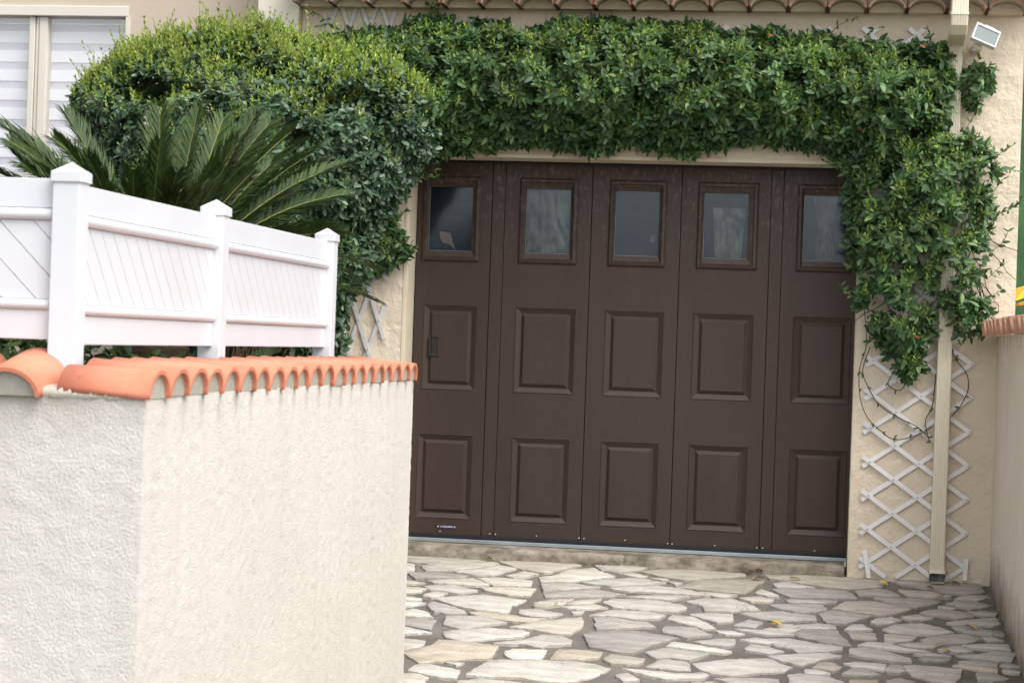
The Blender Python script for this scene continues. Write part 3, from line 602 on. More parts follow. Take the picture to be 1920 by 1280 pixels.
# eave: row of old arch tiles bedded in lichened mortar, deck above
EY = -.20; tipz = P(1400, 12, EY).z; ep = .1985
x0 = P(1330, 16, EY).x
n0 = -int((x0 - HL) / ep) - 1
eaveM = []
def arch(hw, rise, t, n=12):
    out, inn = [], []
    for i in range(n + 1):
        a = math.pi * i / n
        out.append((hw * math.cos(a), rise * math.sin(a))); inn.append(((hw - t) * math.cos(a), (rise - t) * math.sin(a)))
    return out, inn
def arch_tile(hw, rise, t, L, taper=.9, n=12):
    """arched roof tile along +Y, open end at y=0"""
    o0, i0 = arch(hw, rise, t, n); vs = []
    for y, s in ((0, 1), (L, taper)):
        for p in o0: vs.append((p[0] * s, y, p[1] * s))
        for p in i0: vs.append((p[0] * s, y, p[1] * s))
    k = n + 1; fs = []
    for i in range(n):
        fs.append((i, i + 1, 2 * k + i + 1, 2 * k + i)); fs.append((k + i, 3 * k + i, 3 * k + i + 1, k + i + 1))
        fs.append((i, k + i, k + i + 1, i + 1)); fs.append((2 * k + i, 2 * k + i + 1, 3 * k + i + 1, 3 * k + i))
    fs.append((0, 2 * k, 3 * k, k)); fs.append((k - 1, 2 * k - 1, 4 * k - 1, 3 * k - 1))
    me = mesh_py('tile', vs, fs)
    for p in me.polygons: p.use_smooth = abs(p.normal.y) < .5
    return me
mb = MB(); mb.box(HL - .02, HR + .12, EY + .01, .30, tipz + .078, tipz + .13)
mb.poly_prism([(EY - .05, tipz + .131), (EY - .05, tipz + .17), (5.9, tipz + 1.9), (5.9, tipz + 1.85)], HL - .02, HR + .12, 'x')
roof = mb.build('roof', M['terracotta_old'], house)
et = arch_tile(.0975, .062, .009, .26, 1.0, 14); et.materials.append(M['terracotta_old'])
cnt = int((HR + .1 - (x0 + n0 * ep)) / ep)
prof = []
for i in range(cnt):
    cx = x0 + (n0 + i) * ep + ep / 2
    if cx - ep / 2 < HL - .03: continue
    o = link('tile', et, roof, loc=(cx, EY - .012 + random.uniform(-.006, .006), tipz + random.uniform(-.002, .003)))
    f = MB()
    if not prof: f_x = cx - ep / 2
    prof.append(cx)
pp = []
for cx in prof:
    pp.append((cx - ep / 2, tipz - .004))
    for j in range(13):
        a = math.pi * (1 - j / 12); pp.append((cx + .0975 * math.cos(a), tipz + .0625 * math.sin(a)))
pp.append((prof[-1] + ep / 2, tipz - .004)); pp += [(prof[-1] + ep / 2, tipz + .077), (prof[0] - ep / 2, tipz + .077)]
f = MB(); 
# strips rather than one big polygon
for cx in prof:
    for j in range(12):
        a, b_ = math.pi * (1 - j / 12), math.pi * (1 - (j + 1) / 12)
        xa, xb = cx + .0975 * math.cos(a), cx + .0975 * math.cos(b_); za, zb_ = tipz + .0625 * math.sin(a), tipz + .0625 * math.sin(b_)
        f.poly_prism([(xa, za), (xb, zb_), (xb, tipz + .077), (xa, tipz + .077)], EY + .004, -.002, 'y')
f.build('eave_mortar', M['mortar_lichen'], roof)
ef = MB(); oo, _ = arch(.097 - .0112, .062 - .0112, .001, 12)
for cx in prof: ef.poly_prism([(cx + p[0], tipz - .002 + p[1]) for p in oo], EY + .13, -.002, 'y')
ef.build('tile_filling', M['render_house'], roof)
lm = arch_tile(.0884, .0528, .002, .25, 1.0, 14); lm.name = 'tile_lining'; lm.materials.append(M['eave_lining'])
for cx in prof: link('tile_lining', lm, roof, loc=(cx, EY - .008, tipz))

# ------------------------------------------------------------------ garage door
DX0 = P(789, 320, YD).x - .01; DX1 = .235; DZ0 = P(1000, 1008, YD).z; DZ1 = P(1200, 314, YD).z + .004
def DXp(px, py): return P(px, py, YD).x
def DZp(px, py): return P(px, py, YD).z
door = MB().box(DX0 - .05, DX1 + .05, YD + .045, YD + .07, DZ0 - .02, DZ1 + .06).build('garage_door', M['brown'], house, label='brown sectional garage door with five small windows and raised panels')
seams = [DX0, DXp(922, 640), DXp(935, 640), DXp(1101, 640), DXp(1268, 640), DXp(1436, 640), DXp(1457, 640), DX1]
seams[1] = (DXp(922, 307) + DXp(905, 1000)) / 2; seams[2] = (DXp(948, 307) + DXp(927, 1000)) / 2
seams[3] = (DXp(1111, 309) + DXp(1090, 1010)) / 2; seams[4] = (DXp(1280, 312) + DXp(1256, 1020)) / 2
seams[5] = (DXp(1448, 315) + DXp(1423, 1030)) / 2; seams[6] = (DXp(1472, 315) + DXp(1446, 1030)) / 2
# window openings and raised panels per leaf (photo corners on the door plane)
wins = [((810, 349), (883, 470), (795, 331), (899, 492)), ((991, 353), (1066, 477), (976, 331), (1081, 498)), ((1156, 358), (1232, 481), (1144, 336), (1247, 502)),
        ((1323, 362), (1398, 487), (1310, 341), (1419, 507)), ((1509, 368), (1589, 494), (1497, 346), (1602, 513))]
mids = [((795, 570), (890, 732)), ((967, 575), (1075, 740)), ((1135, 580), (1240, 747)), ((1300, 587), (1408, 753)), ((1487, 593), (1596, 760))]
lows = [((783, 812), (882, 973)), ((960, 817), (1063, 983)), ((1127, 824), (1230, 990)), ((1292, 832), (1397, 1000)), ((1480, 842), (1585, 1007))]
def rect(c, dy=0): a, b_ = P(*c[0], YD + dy), P(*c[1], YD + dy); return a.x, b_.x, b_.z, a.z
leaf_x = [(seams[0], seams[1]), (seams[2], seams[3]), (seams[3], seams[4]), (seams[4], seams[5]), (seams[6], seams[7])]
# levelled rows, so that the rows run true
def rowz(rects, i): return sum(r[i] for r in rects) / len(rects)
gw = [rect(x[:2], .03) for x in wins]; ow = [rect(x[2:]) for x in wins]; rm = [rect(x) for x in mids]; rl = [rect(x) for x in lows]
gz0, gz1, oz0, oz1 = rowz(gw, 2), rowz(gw, 3), rowz(ow, 2), rowz(ow, 3)
mz0, mz1, lz0, lz1 = rowz(rm, 2), rowz(rm, 3), rowz(rl, 2), rowz(rl, 3)
def frame_ring(mb, x0, x1, z0, z1, prof):
    """prof: list of (inset, y); makes mitred mouldings round a rectangle"""
    rings = []
    for ins, y in prof:
        rings.append([mb.bm.verts.new(p) for p in ((x0 + ins, y, z0 + ins), (x1 - ins, y, z0 + ins), (x1 - ins, y, z1 - ins), (x0 + ins, y, z1 - ins))])
    for a, b_ in zip(rings, rings[1:]):
        for k in range(4): mb.bm.faces.new((a[k], a[(k + 1) % 4], b_[(k + 1) % 4], b_[k]))
    return rings
pane_m = bpy.data.materials.new('acrylic_pane'); pane_m.use_nodes = True; n, l, b = nodes(pane_m)
gl = n.new('ShaderNodeBsdfGlossy'); gl.inputs['Roughness'].default_value = .13; gl.inputs['Color'].default_value = (.9, .95, 1, 1); tr = n.new('ShaderNodeBsdfTransparent'); tr.inputs[0].default_value = (.80, .85, .88, 1)
mx = n.new('ShaderNodeMixShader'); facing(n, l, .045, mx)
tc = n.new('ShaderNodeTexCoord'); nz = n.new('ShaderNodeTexNoise'); nz.inputs['Scale'].default_value = 9; nz.inputs['Distortion'].default_value = 2.5; nz.inputs['Detail'].default_value = 1
bp = n.new('ShaderNodeBump'); bp.inputs['Strength'].default_value = .10; bp.inputs['Distance'].default_value = .003
l.new(tc.outputs['Object'], nz.inputs['Vector']); l.new(nz.outputs['Fac'], bp.inputs['Height']); l.new(bp.outputs[0], gl.inputs['Normal'])
l.new(tr.outputs[0], mx.inputs[1]); l.new(gl.outputs[0], mx.inputs[2]); l.new(mx.outputs[0], n['Material Output'].inputs['Surface'])
M['film'] = mat('film_with_reflections', (.19, .165, .135), .35, .4, var=(.012, .018, .028), var_scale=11, bump=.35, bump_scale=9, bump_d=.02, stretch=(1.6, 1, .8))  # mottling paints warped pane reflections into the crumpled film
M['dark_inside'] = mat('unlit_interior', (.028, .036, .048), .9, .1)  # near-black plate colour paints in the darkness of the garage inside
M['peach'] = mat('peach_reflection', (.30, .20, .165), .7, .2)  # peach colour paints a reflection in the first pane
for i, (xa, xb) in enumerate(leaf_x):
    mb = MB(); g = .0022
    a, b_ = xa + g, xb - g; ox0, ox1 = ow[i][0], ow[i][1]; ix0, ix1 = gw[i][0] - .006, gw[i][1] + .006
    if i == 4: ox1 = min(ox1, xb - .03); ix1 = min(ix1, ox1 - .03)
    px0, px1 = rm[i][0], rm[i][1]; qx0, qx1 = rl[i][0], rl[i][1]
    if i == 4: px1 = min(px1, xb - .02); qx1 = min(qx1, xb - .02)
    # face skin with holes: column strips
    def face(x0_, x1_, z0_, z1_): mb.bm.faces.new([mb.bm.verts.new(p) for p in ((x0_, YD, z0_), (x1_, YD, z0_), (x1_, YD, z1_), (x0_, YD, z1_))])
    zt, zb2 = DZ1, DZ0
    bands = [(zb2, lz0, None), (lz0, lz1, (qx0, qx1)), (lz1, mz0, None), (mz0, mz1, (px0, px1)), (mz1, oz0, None), (oz0, oz1, (ox0, ox1)), (oz1, zt, None)]
    for z0_, z1_, hole in bands:
        if hole is None: face(a, b_, z0_, z1_)
        else:
            face(a, hole[0], z0_, z1_); face(hole[1], b_, z0_, z1_)
    for xx in (a, b_): mb.bm.faces.new([mb.bm.verts.new(p) for p in ((xx, YD, zb2), (xx, YD + .04, zb2), (xx, YD + .04, zt), (xx, YD, zt))])
    mb.bm.faces.new([mb.bm.verts.new(p) for p in ((a, YD, zb2), (b_, YD, zb2), (b_, YD + .04, zb2), (a, YD + .04, zb2))])
    leafo = mb.build('door_leaf', M['brown'], door)
    for (hx0, hx1, hz0, hz1) in ((px0, px1, mz0, mz1), (qx0, qx1, lz0, lz1)):
        mb = MB()
        rg = frame_ring(mb, hx0, hx1, hz0, hz1, [(0, YD), (.003, YD - .003), (.008, YD + .001), (.030, YD + .012), (.033, YD + .012), (.050, YD - .001), (.053, YD - .001)])
        mb.bm.faces.new(rg[-1]); mb.build('raised_panel', M['brown'], door)
    mb = MB()
    frame_ring(mb, ox0, ox1, oz0, oz1, [(0, YD), (.002, YD - .006), (.010, YD - .014), (.022, YD - .016), (.027, YD - .009), (.030, YD - .007)])
    ins = .030
    r1 = [mb.bm.verts.new(p) for p in ((ox0 + ins, YD - .007, oz0 + ins), (ox1 - ins, YD - .007, oz0 + ins), (ox1 - ins, YD - .007, oz1 - ins), (ox0 + ins, YD - .007, oz1 - ins))]
    wx0, wx1 = max(ix0, ox0 + ins + .003), min(ix1, ox1 - ins - .003)
    r2 = [mb.bm.verts.new(p) for p in ((wx0, YD + .002, gz0), (wx1, YD + .002, gz0), (wx1, YD + .002, gz1), (wx0, YD + .002, gz1))]
    r3 = [mb.bm.verts.new((v.co.x, YD + .034, v.co.z)) for v in r2]
    for p_, q_ in ((r1, r2), (r2, r3)):
        for k in range(4): mb.bm.faces.new((p_[k], p_[(k + 1) % 4], q_[(k + 1) % 4], q_[k]))
    mb.build('window_frame', M['brown'], door)
    mb = MB(); t_ = .0016                                     # pale sealing bead round the pane
    mb.box(wx0 + .0005, wx0 + t_ + .0005, YD + .018, YD + .0203, gz0 + .001, gz1 - .001); mb.box(wx0 + .002 + t_, wx1 - .001, YD + .018, YD + .0203, gz0 + .0005, gz0 + t_ * 1.3)
    mb.box(wx0 + .002 + t_, wx1 - .001, YD + .018, YD + .0203, gz1 - t_, gz1 - .0002)
    mb.build('sealing_bead', mat('grey_bead', (.30, .32, .34), .4, .5), door)
    MB().box(wx0 - .002, wx1 + .002, YD + .021, YD + .024, gz0 - .002, gz1 + .002).build('pane', pane_m, door)
    # dark plate painted as the unlit inside; crumpled film, also imitating warped reflections
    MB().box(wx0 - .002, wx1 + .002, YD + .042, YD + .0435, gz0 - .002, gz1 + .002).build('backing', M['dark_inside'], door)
    if i in (1, 3, 4):
        nx_, nz_ = 34, 46; fx0, fx1 = {1: (wx0 + .001, wx1 - .001), 3: (wx0 + .045, wx1 - .012), 4: (wx0 + .05, wx1 - .05)}[i]
        xs_ = np.linspace(0, 1, nx_); zs_ = np.linspace(0, 1, nz_); vs = []
        for zz in zs_:
            for xx in xs_:
                narrow = 1 if i == 1 else (.78 + .22 * zz if i == 3 else .55 + .45 * abs(zz - .45) * 1.8)
                X_ = (fx0 + fx1) / 2 + (xx - .5) * (fx1 - fx0) * narrow
                w_ = noise.noise(Vector((xx * 4 + i * 9, zz * 2.2, 1.7))) * 2.2
                h_ = math.sin((xx * 9 + w_ * 3.2 + (zz * 3 if i == 1 else 0))) * .0042 + noise.noise(Vector((xx * 9, zz * 9, i))) * .003
                vs.append((X_, YD + .033 + max(-.007, min(.007, h_)), gz0 + .006 + zz * (gz1 - gz0 - .012 - (.0 if i != 3 else .07))))
        fs = [(r * nx_ + c, r * nx_ + c + 1, (r + 1) * nx_ + c + 1, (r + 1) * nx_ + c) for r in range(nz_ - 1) for c in range(nx_ - 1)]
        link('film_reflection', mesh_py('film_reflection', vs, fs, M['film'], True), door)
    if i == 0:
        mb = MB(); cx = wx0 + .055
        mb.poly_prism([(cx, gz0 + .105), (cx + .06, gz0 + .10), (cx + .07, gz0 + .065), (cx + .092, gz0 + .004), (cx + .06, gz0 + .035), (cx + .02, gz0 + .045), (cx + .004, gz0 + .07)], YD + .034, YD + .035, 'y'); mb.build('reflection_patch', M['peach'], door)  # patch shaped as a peach reflection in the pane
    if i == 2:
        mb = MB(); cx = wx1 - .03; mb.poly_prism([(cx + 0.014 * math.cos(t * .9) * (1 + .3 * math.sin(t * 2.1)), gz0 + .10 + .03 * math.sin(t * .9)) for t in range(7)], YD + .034, YD + .035, 'y'); mb.build('reflection_patch', M['film'], door)  # scrap of film, also imitating a pane reflection
# cover strips between leaves 1|2 and 4|5, slightly recessed
for a, b_ in ((seams[1], seams[2]), (seams[5], seams[6])):
    MB().box(a + .001, b_ - .001, YD + .0035, YD + .03, DZ0, DZ1, .0015).build('cover_strip', M['brown'], door)
# black seal, galvanised sill, recessed pull, maker's plate, screws
MB().box(DX0 - .02, DX1 + .02, YD - .004, YD + .03, DZ0 - .024, DZ0 - .001, .003).build('rubber_seal', M['black_rubber'], door)
MB().box(DX0 - .03, DX1 + .02, YD - .002, YD + .03, DZ1 + .001, DZ1 + .05).build('rubber_seal', M['black_rubber'], door)
ha, hb = P(805, 630, YD), P(822, 668, YD)
mb = MB(); frame_ring(mb, ha.x, hb.x, hb.z, ha.z, [(0, YD), (0, YD - .006), (.004, YD - .008), (.009, YD - .006), (.011, YD + .008)])
mb.box(ha.x + .011, hb.x - .011, YD + .004, YD + .009, hb.z + .011, ha.z - .011)
mb.box((ha.x + hb.x) / 2 - .004, (ha.x + hb.x) / 2 + .004, YD - .005, YD + .003, hb.z + .02, ha.z - .02, .002)
mb.build('handle', M['black_plastic'], door)
pa, pb = P(821, 983, YD), P(853, 991, YD)
MB().box(pa.x + .006, pb.x - .006, YD - .0025, YD - .0002, pb.z + .003, pa.z - .002, .0005).build('nameplate', M['plate_blue'], door)
for px_, py_ in ((821.5, 986), (852.5, 987.5)):
    c = P(px_, py_, YD); MB().tube([(c.x, YD + .001, c.z), (c.x, YD - .004, c.z)], .0042, 8).build('screw', M['screw'], door)
def text(body, size, loc, rot, mt, parent, name='lettering', ext=.0004, sx=1):
    cu = bpy.data.curves.new(name, 'FONT'); cu.body = body; cu.size = size; cu.extrude = ext; cu.align_x = 'CENTER'; cu.align_y = 'CENTER'
    t = bpy.data.objects.new(name, cu); COL.objects.link(t); bpy.context.view_layer.update()
    me = bpy.data.meshes.new_from_object(t.evaluated_get(bpy.context.evaluated_depsgraph_get())); bpy.data.objects.remove(t)
    for v in me.vertices: v.co.x *= sx
    me.materials.clear(); me.materials.append(mt); me.name = name
    return link(name, me, parent, loc=loc, rot=rot)
text('LA TOULOUSAINE', .0125, ((pa.x + pb.x) / 2, YD - .0032, (pa.z + pb.z) / 2 + .0005), (math.pi / 2, 0, 0), M['plate_white'], door, sx=.62)
for px_, py_ in ((825, 995), (918, 1000), (929, 1001), (1006, 1004), (1086, 1008), (1095, 1009), (1172, 1012), (1252, 1018), (1260, 1019), (1340, 1022), (1419, 1026), (1430, 1027), (1527, 1032)):
    c = P(px_, py_, YD); MB().tube([(c.x, YD + .001, c.z), (c.x, YD - .003, c.z)], .0034, 6).build('screw', M['screw'], door)
sill = P(1000, 1013, YD - .01).z
mb = MB(); mb.box(JL + .001, JR - .001, YD - .02, YD + .08, sill - .03, DZ0 - .0245, .002); mb.build('door_sill', M['galva'], house)
# rough stained step
def step_mesh():
    nx_ = 240; prof_ = [(YD + .02, sill - .032), (.07, sill - .034), (.022, sill - .036), (.006, sill - .043), (.0, sill - .055), (-.004, gz(0) + .01), (-.012, gz(0) - .03)]
    vs = []; xs_ = np.linspace(JL + .002, JR - .014, nx_)
    for x in xs_:
        for j, (y, z) in enumerate(prof_):
            h = noise.fractal(Vector((x * 22, y * 30, z * 40)), 1, 2, 4)
            brk = .015 if abs(x + .92) < .012 and 2 <= j < 6 else 0
            vs.append((x, y - .004 * h * (j > 1) + brk, z + .002 * h * (j > 0)))
    k = len(prof_); fs = [(r * k + c, r * k + c + 1, (r + 1) * k + c + 1, (r + 1) * k + c) for r in range(nx_ - 1) for c in range(k - 1)]
    fs.append(tuple((nx_ - 1) * k + c for c in range(k)))
    return mesh_py('step', vs, fs, M['concrete'], True)
link('step', step_mesh(), house)

# ------------------------------------------------------------------ street walls with arch tile cappings
def fine_wall(name, corners, h0, h1, mt, parent, amp=.007, step=.022, sc=10, wavy=.0):
    """corners: list of (x,y) going round; skin displaced along each side's outward normal; one mesh"""
    Vt, Ft = [], []
    n = len(corners)
    for i in range(n):
        a = Vector(corners[i]); b_ = Vector(corners[(i + 1) % n]); L = (b_ - a).length; t = (b_ - a) / L; nr = Vector((t.y, -t.x))
        st = step if L < 4 else step
        k = max(2, int(min(L, 60) / st)); kz = max(2, int((h1 - h0) / st)); base = len(Vt)
        for iz in range(kz + 1):
            z = h0 + (h1 - h0) * iz / kz
            for ix in range(k + 1):
                p = a + t * (L * ix / k)
                q = Vector((p.x * sc, p.y * sc, z * sc))
                # blend to one shared direction at the corners so that skins meet
                hh = noise.fractal(q, .75, 2.1, 4) * amp + noise.noise(Vector((p.x * 2.3, p.y * 2.3, z * 2.3))) * amp * .5
                e = min(1, min(ix, k - ix) / 3)
                nn = nr
                if ix == 0: 
                    t0 = (a - Vector(corners[i - 1])).normalized(); nn = (nr + Vector((t0.y, -t0.x))) * .5
                if ix == k:
                    t1 = (Vector(corners[(i + 2) % n]) - b_).normalized(); nn = (nr + Vector((t1.y, -t1.x))) * .5
                Vt.append((p.x + nn.x * hh, p.y + nn.y * hh, z))
        for iz in range(kz):
            for ix in range(k):
                o_ = base + iz * (k + 1) + ix; Ft.append((o_, o_ + 1, o_ + k + 2, o_ + k + 1))
    me = mesh_py(name, Vt, Ft, M[mt], True)
    return link(name, me, parent)
FX, NY, FY = -1.605, -5.803, -2.37       # left wall: side face x, near and far corner y
CAPB = 1.008
lw = empty('garden_wall', (FX - .1, -4, 0), label='whitish roughcast garden wall capped with bright orange arch tiles, carrying the white fence', cat='wall')
fine_wall('wall', [(-5.5, NY), (FX, NY), (FX, FY), (FX - .25, FY), (FX - .25, NY + .25), (-5.5, NY + .25)], -.75, CAPB + .005, 'rough_white', lw, amp=.0026, sc=38, step=.012)
MB().box(-5.5, FX - .004, NY + .004, NY + .24, CAPB - .02, CAPB + .004).build('wall_top', M['mortar'], lw)
MB().box(FX - .246, FX - .004, NY + .242, FY - .004, CAPB - .02, CAPB + .0035).build('wall_top', M['mortar'], lw)
tp = .1637; HWt = .0835; RIS = .072
tm = arch_tile(HWt, RIS, .0105, .24, .93, 14); tm.materials.append(M['terracotta'])
tmf = arch_tile(HWt, RIS, .0105, .24, 1.10, 14); tmf.materials.append(M['terracotta'])
ns = 21
SL = R(6.5)
def cap_fill(L):
    o0, i0 = arch(HWt - .0108, RIS - .0108, .001, 12)
    m_ = MB(); m_.poly_prism([(p[0], p[1]) for p in o0], .012, L - .01, 'y'); return m_.mesh('mortar_fill', M['mortar'])
fm = cap_fill(.23)
for i in range(ns):
    y = NY - .012 + HWt + i * tp
    o = link('tile', tm, lw); o.location = (FX + .012 + random.uniform(-.005, .005), y + random.uniform(-.003, .003), CAPB + random.uniform(-.002, .002))
    o.rotation_euler = ((R(3.2) if i == 0 else SL) + random.uniform(-.008, .008), 0, math.pi / 2 + random.uniform(-.015, .015)); o.scale = (1, 1, 1)
    f = link('mortar_fill', fm, lw); f.location = o.location; f.rotation_euler = o.rotation_euler
for i in range(7):
    x = P(13, 692, -5.84).x - .002 - i * .176
    o = link('tile', tmf, lw); o.location = (x, NY - .03, CAPB + random.uniform(-.002, .002) - .004)
    o.rotation_euler = (R(10), 0, random.uniform(-.01, .01))
    f = link('mortar_fill', fm, lw); f.location = o.location; f.rotation_euler = o.rotation_euler
# rough mortar bedding under the tile backs
mb = MB()
rngm = random.Random(3)
pts0 = []
nb_ = 90
vs_, fs_ = [], []
for i in range(nb_ + 1):
    x = -2.2 + (FX - .03 + 2.2) * i / nb_
    for j, (yy, zz) in enumerate(((NY + .004, CAPB - .012), (NY - .006, CAPB + .002), (NY + .0, CAPB + .018), (NY + .03, CAPB + .024), (NY + .16, CAPB + .03))):
        vs_.append((x, yy + rngm.uniform(-.0015, .0015), zz + rngm.uniform(-.002, .002) * (j > 0)))
for i in range(nb_):
    for j in range(4): a = i * 5 + j; fs_.append((a, a + 1, a + 6, a + 5))
link('mortar_bedding', mesh_py('mortar_bedding', vs_, fs_, M['mortar'], True), lw)
# faint factory stamp on the near tile
M['stamp'] = mat('faint_stamp', (.40, .16, .09), .8, .2)

RX = .948
rw = empty('driveway_wall', (RX, -3, 0), label='cream roughcast wall on the right of the drive, capped with pale weathered tiles', cat='wall')
CB2 = 1.288
fine_wall('wall', [(RX, .0), (RX, -6.2), (RX + .25, -6.2), (RX + .25, .0)], -.75, CB2 + .004, 'rough_cream', rw, amp=.004)
MB().box(RX + .004, RX + .246, -6.19, -.004, CB2 - .02, CB2 + .0035).build('wall_top', M['mortar'], rw)
tm2 = arch_tile(HWt * .97, .074, .011, .22, .95, 12); tm2.materials.append(M['terracotta_pale'])
for i in range(37):
    y = -.085 - i * .1637
    o = link('tile', tm2, rw); o.location = (RX - .084 + random.uniform(-.006, .006), y, CB2 + .002 + random.uniform(-.004, .004))
    o.rotation_euler = (R(9), 0, -math.pi / 2 + random.uniform(-.03, .03))
rt = arch_tile(.10, .085, .012, .40, .9, 12); rt.materials.append(M['terracotta_brown'])
for i in range(15):
    o = link('ridge_tile', rt, rw); o.location = (RX + .155, -.72 - i * .37, CB2 + .062 + random.uniform(-.004, .004)); o.rotation_euler = (R(1.5), 0, random.uniform(-.02, .02))
mb = MB(); mb.poly_prism([(RX + .05, CB2 + .02), (RX + .24, CB2 + .02), (RX + .23, CB2 + .09), (RX + .14, CB2 + .12), (RX + .075, CB2 + .095)], -6.15, -.33, 'y'); mb.build('ridge_mortar', M['mortar'], rw)

# ------------------------------------------------------------------ white fence
fence = empty('garden_fence', (-1.88, -5.69, CAPB), label='white plastic panel fence with capped posts standing on the tiled garden wall', cat='fence')
FYP = -5.612; PX_ = P(119, 500, FYP - .036).x; PH = .036
PYs = [FYP, -4.324, -2.81]
POSTS = [(PX_, y) for y in PYs] + [(PX_ - 1.42, FYP)]
PT = 1.598
for (x, y) in POSTS:
    po = MB().box(x - PH, x + PH, y - PH, y + PH, CAPB - .03, PT - .035, .003).build('post', M['white_pvc'], fence)
    mb = MB(); c = PH + .005
    mb.box(x - c, x + c, y - c, y + c, PT - .052, PT - .026, .002)
    b4 = [mb.bm.verts.new(p) for p in ((x - c, y - c, PT - .026), (x + c, y - c, PT - .026), (x + c, y + c, PT - .026), (x - c, y + c, PT - .026))]
    ap = mb.bm.verts.new((x, y, PT + .001))
    for k in range(4): mb.bm.faces.new((b4[k], b4[(k + 1) % 4], ap))
    mb.build('post_cap', M['white_pvc'], po)
def to_world(u, wz, off, axis, u0):
    """u along the section, off = across"""
    return (PX_ + off, u, wz) if axis == 'y' else (u, FYP - off, wz)
def section(u0, u1, axis, zt):
    sgn = 1
    def bx(a, b_, o0, o1, z0, z1, bev, name):
        if axis == 'y': return MB().box(PX_ + o0, PX_ + o1, a, b_, z0, z1, bev).build(name, M['white_pvc'], fence)
        return MB().box(a, b_, FYP - o1, FYP - o0, z0, z1, bev).build(name, M['white_pvc'], fence)
    A, B = u0 + PH + .001, u1 - PH - .001
    zr1, zr0 = zt - .077, zt - .107
    zl1, zl0 = zt - .31, zt - .337; zb_ = zt - .413
    bx(A, B, -.012, .012, zr1 + .001, zt, .002, 'top_board')
    bx(A, B, -.012, .012, zb_, zl0 - .001, .002, 'bottom_board')
    for z0, z1, nm in ((zr0, zr1, 'upper_rail'), (zl0, zl1, 'lower_rail')):
        mb = MB(); zc = (z0 + z1) / 2; r = (z1 - z0) / 2; pr = []
        for s in (1, -1):
            for k in range(9):
                a = -math.pi / 2 + math.pi * k / 8
                pr.append((s * (.010 + .013 * math.cos(a)), zc + s * r * math.sin(a)))
        if axis == 'y': mb.poly_prism([(PX_ + p[0], p[1]) for p in pr], A + .004, B - .004, 'y')
        else: mb.poly_prism([(FYP - p[0], p[1]) for p in pr], A + .004, B - .004, 'x')
        mb.build(nm, M['white_pvc'], fence)
    # diagonal infill boards, each clipped to the opening
    Wd = .093; z0, z1 = zl1 + .0008, zr0 - .0008; H = z1 - z0
    s = A - H
    k = 0
    while s < B:
        # board between lines u = s + (z1 - z) and u = s+Wd + (z1 - z)
        g = .0012
        poly = [(s + g, z1), (s + Wd - g, z1), (s + Wd - g + H, z0), (s + g + H, z0)]
        for lim, keep in ((A, 1), (B, -1)):
            out = []
            for i in range(len(poly)):
                p, q = poly[i], poly[(i + 1) % len(poly)]
                ip, iq = (p[0] - lim) * keep >= 0, (q[0] - lim) * keep >= 0
                if ip: out.append(p)
                if ip != iq:
                    t = (lim - p[0]) / (q[0] - p[0]); out.append((lim, p[1] + (q[1] - p[1]) * t))
            poly = out
            if len(poly) < 3: break
        if len(poly) >= 3:
            mb = MB(); A_, B_ = [], []
            cx = sum(p[0] for p in poly) / len(poly); cz = sum(p[1] for p in poly) / len(poly)
            rings = []
            for off, sh in ((-.009, 0), (.0075, 0), (.009, .0016)):
                ring = []
                for p in poly:
                    d = Vector((cx - p[0], cz - p[1])); dl = d.length
                    q = Vector(p) + d / max(dl, 1e-6) * sh
                    ring.append(mb.bm.verts.new((PX_ + off, q.x, q.y) if axis == 'y' else (q.x, FYP - off, q.y)))
                rings.append(ring)
            nn = len(poly)
            for ra, rb in zip(rings, rings[1:]):
                for i in range(nn): mb.bm.faces.new((ra[i], ra[(i + 1) % nn], rb[(i + 1) % nn], rb[i]))
            mb.bm.faces.new(rings[0]); mb.bm.faces.new(rings[-1])
            mb.build('board', M['white_pvc'], fence)
        s += Wd; k += 1
    bx(A - .03 if axis == 'x' else A, B, -.004, -.0005, z0, z1, 0, 'board_backing')
section(PYs[0], PYs[1], 'y', 1.545)
section(PYs[1], PYs[2], 'y', 1.545)
section(PX_ - 1.42, PX_, 'x', 1.556)

# ------------------------------------------------------------------ expanding trellises
def slat_mesh(a, b_, wd, y, t, name='slat'):
    a, b_ = Vector(a), Vector(b_); d = (b_ - a).normalized(); nr = Vector((-d.y, d.x)) * wd / 2
    mb = MB(); mb.poly_prism([tuple(a + nr), tuple(b_ + nr), tuple(b_ - nr), tuple(a - nr)], y - t, y, 'y'); return mb
def lattice(root, lines_a, lines_b, wd, mt, y=-.006, t=.005, rivets=()):
    for i, (a, b_) in enumerate(lines_b): slat_mesh(a, b_, wd, y, t).build('slat', mt, root)
    for i, (a, b_) in enumerate(lines_a): slat_mesh(a, b_, wd, y - t - .0012, t).build('slat', mt, root)
    mb = MB()
    for r in rivets: mb.tube([(r[0], y - t - .001, r[1]), (r[0], y - 2 * t - .0045, r[1])], .0035, 6)
    if rivets: mb.build('rivets', M['rivet'], root, kind='stuff')
def clipseg(p, d, x0, x1, z0, z1):
    t0, t1 = -1e9, 1e9
    for o, dd, lo, hi in ((p[0], d[0], x0, x1), (p[1], d[1], z0, z1)):
        a, b_ = (lo - o) / dd, (hi - o) / dd
        if a > b_: a, b_ = b_, a
        t0, t1 = max(t0, a), min(t1, b_)
    return None if t1 - t0 < .02 else ((p[0] + d[0] * t0, p[1] + d[1] * t0), (p[0] + d[0] * t1, p[1] + d[1] * t1))
